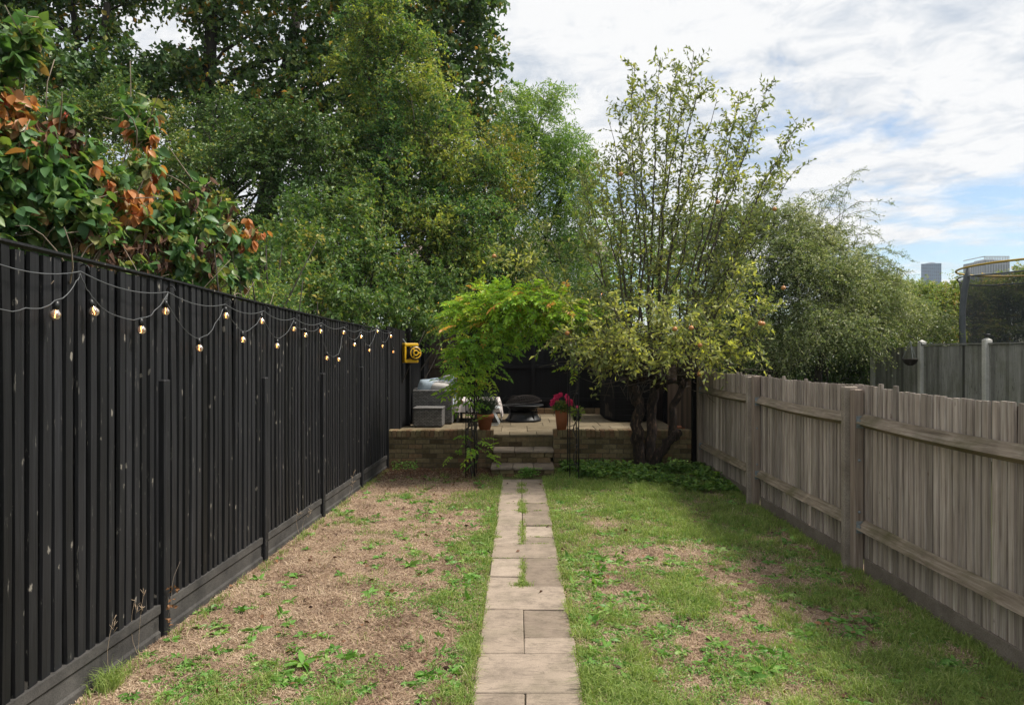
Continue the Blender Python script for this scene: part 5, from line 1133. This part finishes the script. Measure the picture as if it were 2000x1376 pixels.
# wispy arching shoots against the sky
rg = np.random.default_rng(81); lf, tw = MB(), MB()
for a, b in (((1620,440),(1740,400)),((1600,430),(1690,330)),((1640,480),(1740,480)),((1650,500),(1780,510)),((1680,520),(1790,560)),((1560,420),(1660,380)),((1600,450),(1720,440)),((1700,560),(1785,540)),((1690,540),(1765,500)),((1540,420),(1600,385)),((1480,410),(1500,380)),((1640,460),(1660,360)),((1590,430),(1640,395)),((1650,500),(1715,455))):
    for k in range(2):
        A, B = W(a[0], a[1]+k*15, 15.2), W(b[0]-k*18, b[1]+k*22, 14.6+rg.random()); p = curve(A, B, np.array([0, 0, .28]), 9, rg, .02); tw.tube(p, np.linspace(.006, .002, 9), 4)
        i0 = rg.integers(2, 8, 26); o = p[i0]+(p[np.minimum(i0+1, 8)]-p[i0])*rg.random((26, 1)); sprays(lf, tw, o, unit(B-A)*.6+rg.normal(0, .5, (26, 3)), .07+.15*rg.random(26), 6, .036, .5, rg, .35, np.full(26, .5), twr=.0025)
lf.build('arching_sprays', MAT['thorn_leaves'], tb_); tw.build('arching_shoots', MAT['twig'], tb_)
HG = [(1770,595,18.6,46),(1840,600,18.8,46),(1890,605,18.8,40),(1650,600,18,52),(1715,600,18.4,52),(1785,600,18.8,48),(1850,605,19,48),(1915,600,19,50),(1980,590,19,52),(2045,590,19,55),(1690,650,17.6,42),(1760,650,18,45),(1830,655,18.2,45),(1900,655,18.4,45),(1970,655,18.4,45),(2040,655,18.4,45),(1700,565,18.8,42),(1750,590,18.8,40),(1820,600,19,36),(1870,575,19,36),(1940,570,19,40),(2000,560,19,40)]
P_('bramble_hedge', 'sunlit yellow green hedge running behind the grey panel fence and trampoline', 'hedge', (12, 19, 0), HG, 82, 'hedge_leaves', .060, .55, None, tmat='twig', L=.36, nl=10, dens=24, tint0=.5, tvar=.35, droop=.45, crown='foliage')

# ------------------------------------------------------------------ lawn growth
rng = np.random.default_rng(91)
def pts_lawn(n, ymin=3.2, ymax=10.8, p=1.5):
    u = rng.random(n); Y = 1/(1/ymin**(p-1)+u*(1/ymax**(p-1)-1/ymin**(p-1)))**1
    Y = (ymin**(1-p)+u*(ymax**(1-p)-ymin**(1-p)))**(1/(1-p)); X = rng.uniform(-2.5, 2.95, n); ok = (X > FXA+FXB*Y+.05) & (X < RX+.05) & ((Y < 10.15) | (X < -.45) | (X > .55)) & (Y < WY+.02)
    return X[ok], Y[ok]
def blades(X, Y, h, w, lean, tint, name, mat, label, base_z=0.004):
    n = len(X); a = rng.random(n)*6.283; b = rng.random(n)*6.283; z = .012*fbm(X*2.5, Y*2.5, 31)+.010*fbm(X*14, Y*14, 41)-.008
    B = np.stack([X, Y, z], 1); wv = np.stack([np.cos(a), np.sin(a), 0*a], 1)*w[:, None]/2; l = np.stack([np.cos(b), np.sin(b), 0*b], 1)*(h*lean)[:, None]
    up = np.stack([0*h, 0*h, h], 1); m_ = B+l*.35+up*.6; tpp = B+l+up*(1-.45*np.clip(lean, 0, 1.6))[:, None]
    V = np.stack([B-wv, B+wv, m_+wv*.7, m_-wv*.7, tpp], 1).reshape(-1, 3); i = np.arange(n)[:, None]*5
    mm = MB(); mm.v.append(V); mm.t.append(np.repeat(np.clip(tint, 0, 1), 5)); mm.f += [i+np.array([[0, 1, 2, 3]]), i+np.array([[3, 2, 4]])]; mm.sm += [False, False]; mm.n = len(V)
    o = mm.build(name, MAT[mat]); tag(o, label, 'grass', kind='stuff'); return o
X, Y = pts_lawn(380000); g = green(X, Y); onp = (X > PX0-.02) & (X < PX1+.02); k = (rng.random(len(X)) < np.clip((g+.75*(fbm(X*11, Y*11, 14)-.5)+.25*(fbm(X*30, Y*30, 18)-.5)-.32)*2.2, .015, 1)) & (~onp | ((rng.random(len(X)) < .5) & (np.minimum(X-PX0, PX1-X) < .05*fbm(X*3+9, Y*6, 61)**2)))
X, Y, g = X[k], Y[k], g[k]; n = len(X); cl0 = fbm(X*7, Y*7, 77); h = (.016+.055*rng.random(n)**1.3)*(.35+1.6*np.clip(cl0*1.8-.45, 0, 1))*(.55+.7*g)
blades(X, Y, h, .0028+.0016*rng.random(n)+.00025*Y, .3+1.1*rng.random(n), .40+rng.normal(0, .17, n)+.35*(fbm(X*3, Y*3, 12)-.5)-.15*(g-.5)+.25*(rng.random(n) < .12), 'grass', 'grass_blades', 'patchy green grass growing on the lawn')
X, Y = pts_lawn(150000, p=1.6); g = green(X, Y); onp = (X > PX0-.0) & (X < PX1+.0); k = ~onp & (rng.random(len(X)) < 1.0-.30*g); X, Y = X[k], Y[k]; n = len(X)
blades(X, Y, .010+.024*rng.random(n), .0028+.002*rng.random(n)+.0003*Y, 1.2+3.2*rng.random(n), .10+.75*rng.random(n)+1.1*(fbm(X*5, Y*5, 15)-.5), 'dry_grass', 'straw_blades', 'dry straw coloured dead grass lying over the bare lawn')
# tufts in the joints of the path and against fences, steps
T_ = []
def tuft(x, y, sx, sy, n, h): T_.append((x+rng.normal(0, sx, n), y+rng.normal(0, sy, n), h*(.4+.8*rng.random(n))))
for ya, yb, n, sx in ((1148,1128,160,.012),(1128,1093,200,.014),(1150,1143,200,.035),(1062,1040,260,.018),(1040,1020,260,.018),(1008,996,380,.026),(996,980,420,.024),(962,948,460,.035),(936,925,320,.05)):
    for _ in range(5): y = rng.uniform(Yp(ya), Yp(yb)); tuft(mid+rng.normal(0, .004), y, sx, (Yp(yb)-Yp(ya))/6, n//5, .042)
for y in (1093,1065,1051,1029,999,985,967): 
    for _ in range(5): x = rng.uniform(PX0, PX1); tuft(x, Yp(y), .03, .006, 26, .022)
for _ in range(70):
    y = rng.uniform(3.5, 10.6); tuft(fx(y)+.10+abs(rng.normal(0, .03)), y, .02, .03, int(6+10*rng.random()), .07)
for _ in range(150):
    y = rng.uniform(3.5, 10.4); tuft(RX-.0-abs(rng.normal(0, .05)), y, .03, .05, int(18+30*rng.random()), .075)
for _ in range(10): tuft(fx(3.75)+.13, 3.75, .035, .05, 30, .13)
for _ in range(60):
    y = rng.uniform(3.5, 10.1); s = rng.random() < .5; tuft(PX0-.01 if s else PX1+.01, y, .012, .04, 26, .045)
X, Y, h = map(np.concatenate, zip(*T_)); n = len(X)
blades(X, Y, h+.012, .003+.0015*rng.random(n)+.0002*Y, .3+.7*rng.random(n), .42+rng.normal(0, .16, n), 'grass_tufts', 'grass_blades', 'green grass tufts in the path joints and along the fence feet')
# tall dry stalks by the fences
mm = MB()
for y, k in ((4.0,2),(3.9,1),(6.9,2),(8.4,2)):
    for _ in range(k):
        a = np.array([fx(y)+.11+rng.normal(0, .03), y+rng.normal(0, .06), 0]); b = a+np.array([rng.normal(.03, .06), rng.normal(0, .06), .22+.22*rng.random()]); mm.tube(curve(a, b, rng.normal(0, .02, 3), 6), np.linspace(.0015, .0007, 6), 3, tint=.8)
        for q in range(7):
            o = a+(b-a)*(.65+.35*rng.random()); mm.tube([o, o+np.array([rng.normal(0, .02), rng.normal(0, .02), .03])], [.0016, .0006], 3, tint=.9)
tag(mm.build('grass_stalks', MAT['straw_blades']), 'thin dry seeding grass stalks along the black fence', 'grass', kind='stuff')
# weeds: rosettes of broad leaves
mm = MB(); X, Y = pts_lawn(9500, p=1.7); g = green(X, Y); k = ((X < PX0-.03) | (X > PX1+.03)) & (rng.random(len(X)) < np.where(X < 0, .10+.42*g, .10+.38*g)); X, Y = X[k], Y[k]
cn = fbm(X*2.2, Y*2.2, 55); k = cn > .40; X, Y = X[k], Y[k]
for x, y in zip(X, Y):
    m_ = rng.integers(6, 12); a = rng.random()*6.28+np.arange(m_)*2.4; L = (.022+.042*rng.random())*(.7+.5*rng.random(m_)); el_ = .25+.5*rng.random(m_)
    d = np.stack([np.cos(a), np.sin(a), el_], 1); bigleaf(mm, np.tile([x, y, .008], (m_, 1))+d*.004, d, L, L*(.26+.25*rng.random()), rng, np.clip(.5+rng.normal(0, .2)+rng.normal(0, .1, m_), 0, 1), .9)
for _ in range(520):
    q = rng.random(); x, y = (PX1+.06+abs(rng.normal(0, .35)), rng.uniform(3.4, 6.3)) if q < .42 else ((PX0-.06-abs(rng.normal(0, .22)), rng.uniform(3.4, 7.5)) if q < .62 else (rng.uniform(1.3, 2.7), rng.uniform(3.8, 7.2)))
    if y > 10 or x > 2.8: continue
    m_ = rng.integers(5, 10); a = rng.random()*6.28+np.arange(m_)*2.4; L = (.028+.045*rng.random())*(.6+.7*rng.random(m_)); d = np.stack([np.cos(a), np.sin(a), .15+.7*rng.random(m_)], 1)
    bigleaf(mm, np.tile([x, y, .006], (m_, 1)), d, L, L*(.3+.25*rng.random()), rng, np.clip(.6+rng.normal(0, .22)+rng.normal(0, .1, m_), 0, 1), 1.1)
for x, y, s in ((1.42,3.95,.13),(1.30,3.85,.09),(1.52,4.02,.09),(-1.28,4.02,.12),(-1.05,4.1,.08),(-.95,5.9,.10),(-.4,3.9,.08),(-1.75,4.5,.09),(-1.15,5.2,.09)):
    m_ = 10; a = rng.random()*6.28+np.arange(m_)*2.4; L = s*(.7+.5*rng.random(m_)); d = np.stack([np.cos(a), np.sin(a), .3+.4*rng.random(m_)], 1); bigleaf(mm, np.tile([x, y, .008], (m_, 1)), d, L, L*.32, rng, np.clip(.6+rng.normal(0, .1, m_), 0, 1), .8)
tag(mm.build('weeds', MAT['weed_leaves']), 'broad leaved weeds and dandelion rosettes scattered over the lawn', 'weeds', kind='stuff')
# clover-like small leaves
mm = MB(); X, Y = pts_lawn(80000, p=1.6); g = green(X, Y); cn = fbm(X*3.1, Y*3.1, 66); k = ((X < PX0-.01) | (X > PX1+.01)) & (cn > .52) & (g > .22); X, Y = X[k], Y[k]; n = len(X)
d = np.stack([rng.normal(0, 1, n), rng.normal(0, 1, n), .2*np.ones(n)], 1); leaves(mm, np.stack([X, Y, .008+.022*rng.random(n)], 1), d, .010+.010*rng.random(n), .010+.005*rng.random(n), rng, tint=rng.random(n), nv=.35)
tag(mm.build('clover', MAT['weed_leaves']), 'patches of tiny leaved clover between the grass', 'clover', kind='stuff')
# dark ground cover below the apple tree and along the wall
mm = MB(); n = 9000; X = rng.uniform(.62, 2.9, n); Y = rng.uniform(8.1, 10.9, n); yb = 10.05-1.2*np.clip((X-.9)/1.7, 0, 1)+.9*(fbm(X*2, Y*2, 4)-.5); k = (Y > yb) & (fbm(X*4, Y*4, 8) > .45) & ((X-1.96)**2+(Y-10.65)**2 > .05); X, Y = X[k], Y[k]; n = len(X)
hgt = .03+.12*rng.random(n)*np.clip((Y-8)/2, .3, 1); d = np.stack([rng.normal(0, 1, n), rng.normal(0, 1, n), .25*np.ones(n)], 1); L = .04+.055*rng.random(n)
leaves(mm, np.stack([X, Y, hgt], 1), d, L, L*.75, rng, tint=rng.random(n), nv=.35); X2 = X[::4]; Y2 = Y[::4]; thin(mm, [np.stack([X2, Y2, 0*X2], 1), np.stack([X2, Y2, hgt[::4]*.5], 1), np.stack([X2, Y2, hgt[::4]], 1)], .002)
tag(mm.build('ground_cover', MAT['nettle_leaves']), 'low dark green ground cover around the foot of the apple tree', 'ground cover', kind='stuff')
mm = MB(); n = 420; X = np.concatenate([rng.normal(.13, .07, 260), rng.uniform(-2.0, -1.6, 160)]); Y = np.concatenate([rng.normal(10.12, .04, 260), rng.uniform(10.6, 10.85, 160)]); z = .01+.13*rng.random(n); d = np.stack([rng.normal(0, 1, n), rng.normal(0, 1, n), .4*np.ones(n)], 1)
leaves(mm, np.stack([X, Y, z], 1), d, .04, .022, rng, tint=rng.random(n)); tag(mm.build('step_weed', MAT['weed_leaves']), 'small leafy weeds at the foot of the lowest step and in the wall corner', 'weeds', kind='stuff')
# fallen leaves
mm = MB(); n = 1100; X, Y = pts_lawn(n*2); k = (rng.random(len(X)) < np.where(Y > 8.8, .9, .22)) & ((X < PX0-.05) | (X > PX1+.05) | (rng.random(len(X)) < .12)); X, Y = X[k], Y[k]; n = len(X); d = np.stack([rng.normal(0, 1, n), rng.normal(0, 1, n), .25*rng.random(n)], 1); L = .02+.03*rng.random(n)
bigleaf(mm, np.stack([X, Y, .022+.01*rng.random(n)], 1), d, L, L*.6, rng, rng.random(n), .8); tag(mm.build('fallen_leaves', MAT['dead_leaves']), 'fallen brown and rusty leaves scattered over the lawn', 'leaves', kind='stuff')
mm = MB(); n = 5200; X = rng.uniform(-2.15, -.3, n); Y = 10.85-abs(rng.normal(0, .55, n)); d = np.stack([rng.normal(0, 1, n), rng.normal(0, 1, n), .2*rng.random(n)], 1)
leaves(mm, np.stack([X, Y, .012+.02*rng.random(n)], 1), d, .018+.016*rng.random(n), .014, rng, nv=.4); tag(mm.build('leaf_litter', MAT['dead_leaves']), 'brown leaf litter gathered before the left brick wall', 'leaf litter', kind='stuff')
# rusty sprig on the black fence
cr = thing('creeper_sprig', 'thin creeper sprig with orange leaves at the foot of the black fence', 'creeper', tuple(on_fence(333, 1180, .1)))
mm = MB(); a, b, c = on_fence(325, 1215, .12), on_fence(335, 1150, .10), on_fence(352, 1095, .06); p = np.array([a, a*.5+b*.5+.01, b, b*.5+c*.5-.01, c]); mm.tube(p, .0015, 4); mm.build('stem', MAT['twig'], cr)
mm = MB(); o = p[rng.integers(0, 3, 18)]+rng.normal(0, .018, (18, 3)); leaves(mm, o, rng.normal(0, 1, (18, 3)), .028, .024, rng, tint=.85+.15*rng.random(18)); mm.build('leaves', MAT['dead_leaves'], cr)

# ------------------------------------------------------------------ air between here and the towers
mm = MB(); mm.box(-900, 900, -60, 800, -1.1, 130)
hz = mm.build('haze', None); hz['kind'] = 'stuff'
m, t = newmat('haze_air'); pv = N(t, 'ShaderNodeVolumePrincipled'); pv.inputs['Color'].default_value = (.86, .91, 1.0, 1); pv.inputs['Density'].default_value = .00024; pv.inputs['Anisotropy'].default_value = .2
oo = N(t, 'ShaderNodeOutputMaterial'); t.links.new(pv.outputs[0], oo.inputs['Volume']); hz.data.materials.append(m)
hz['label'] = 'thin pale haze over the whole view'; hz['category'] = 'haze'
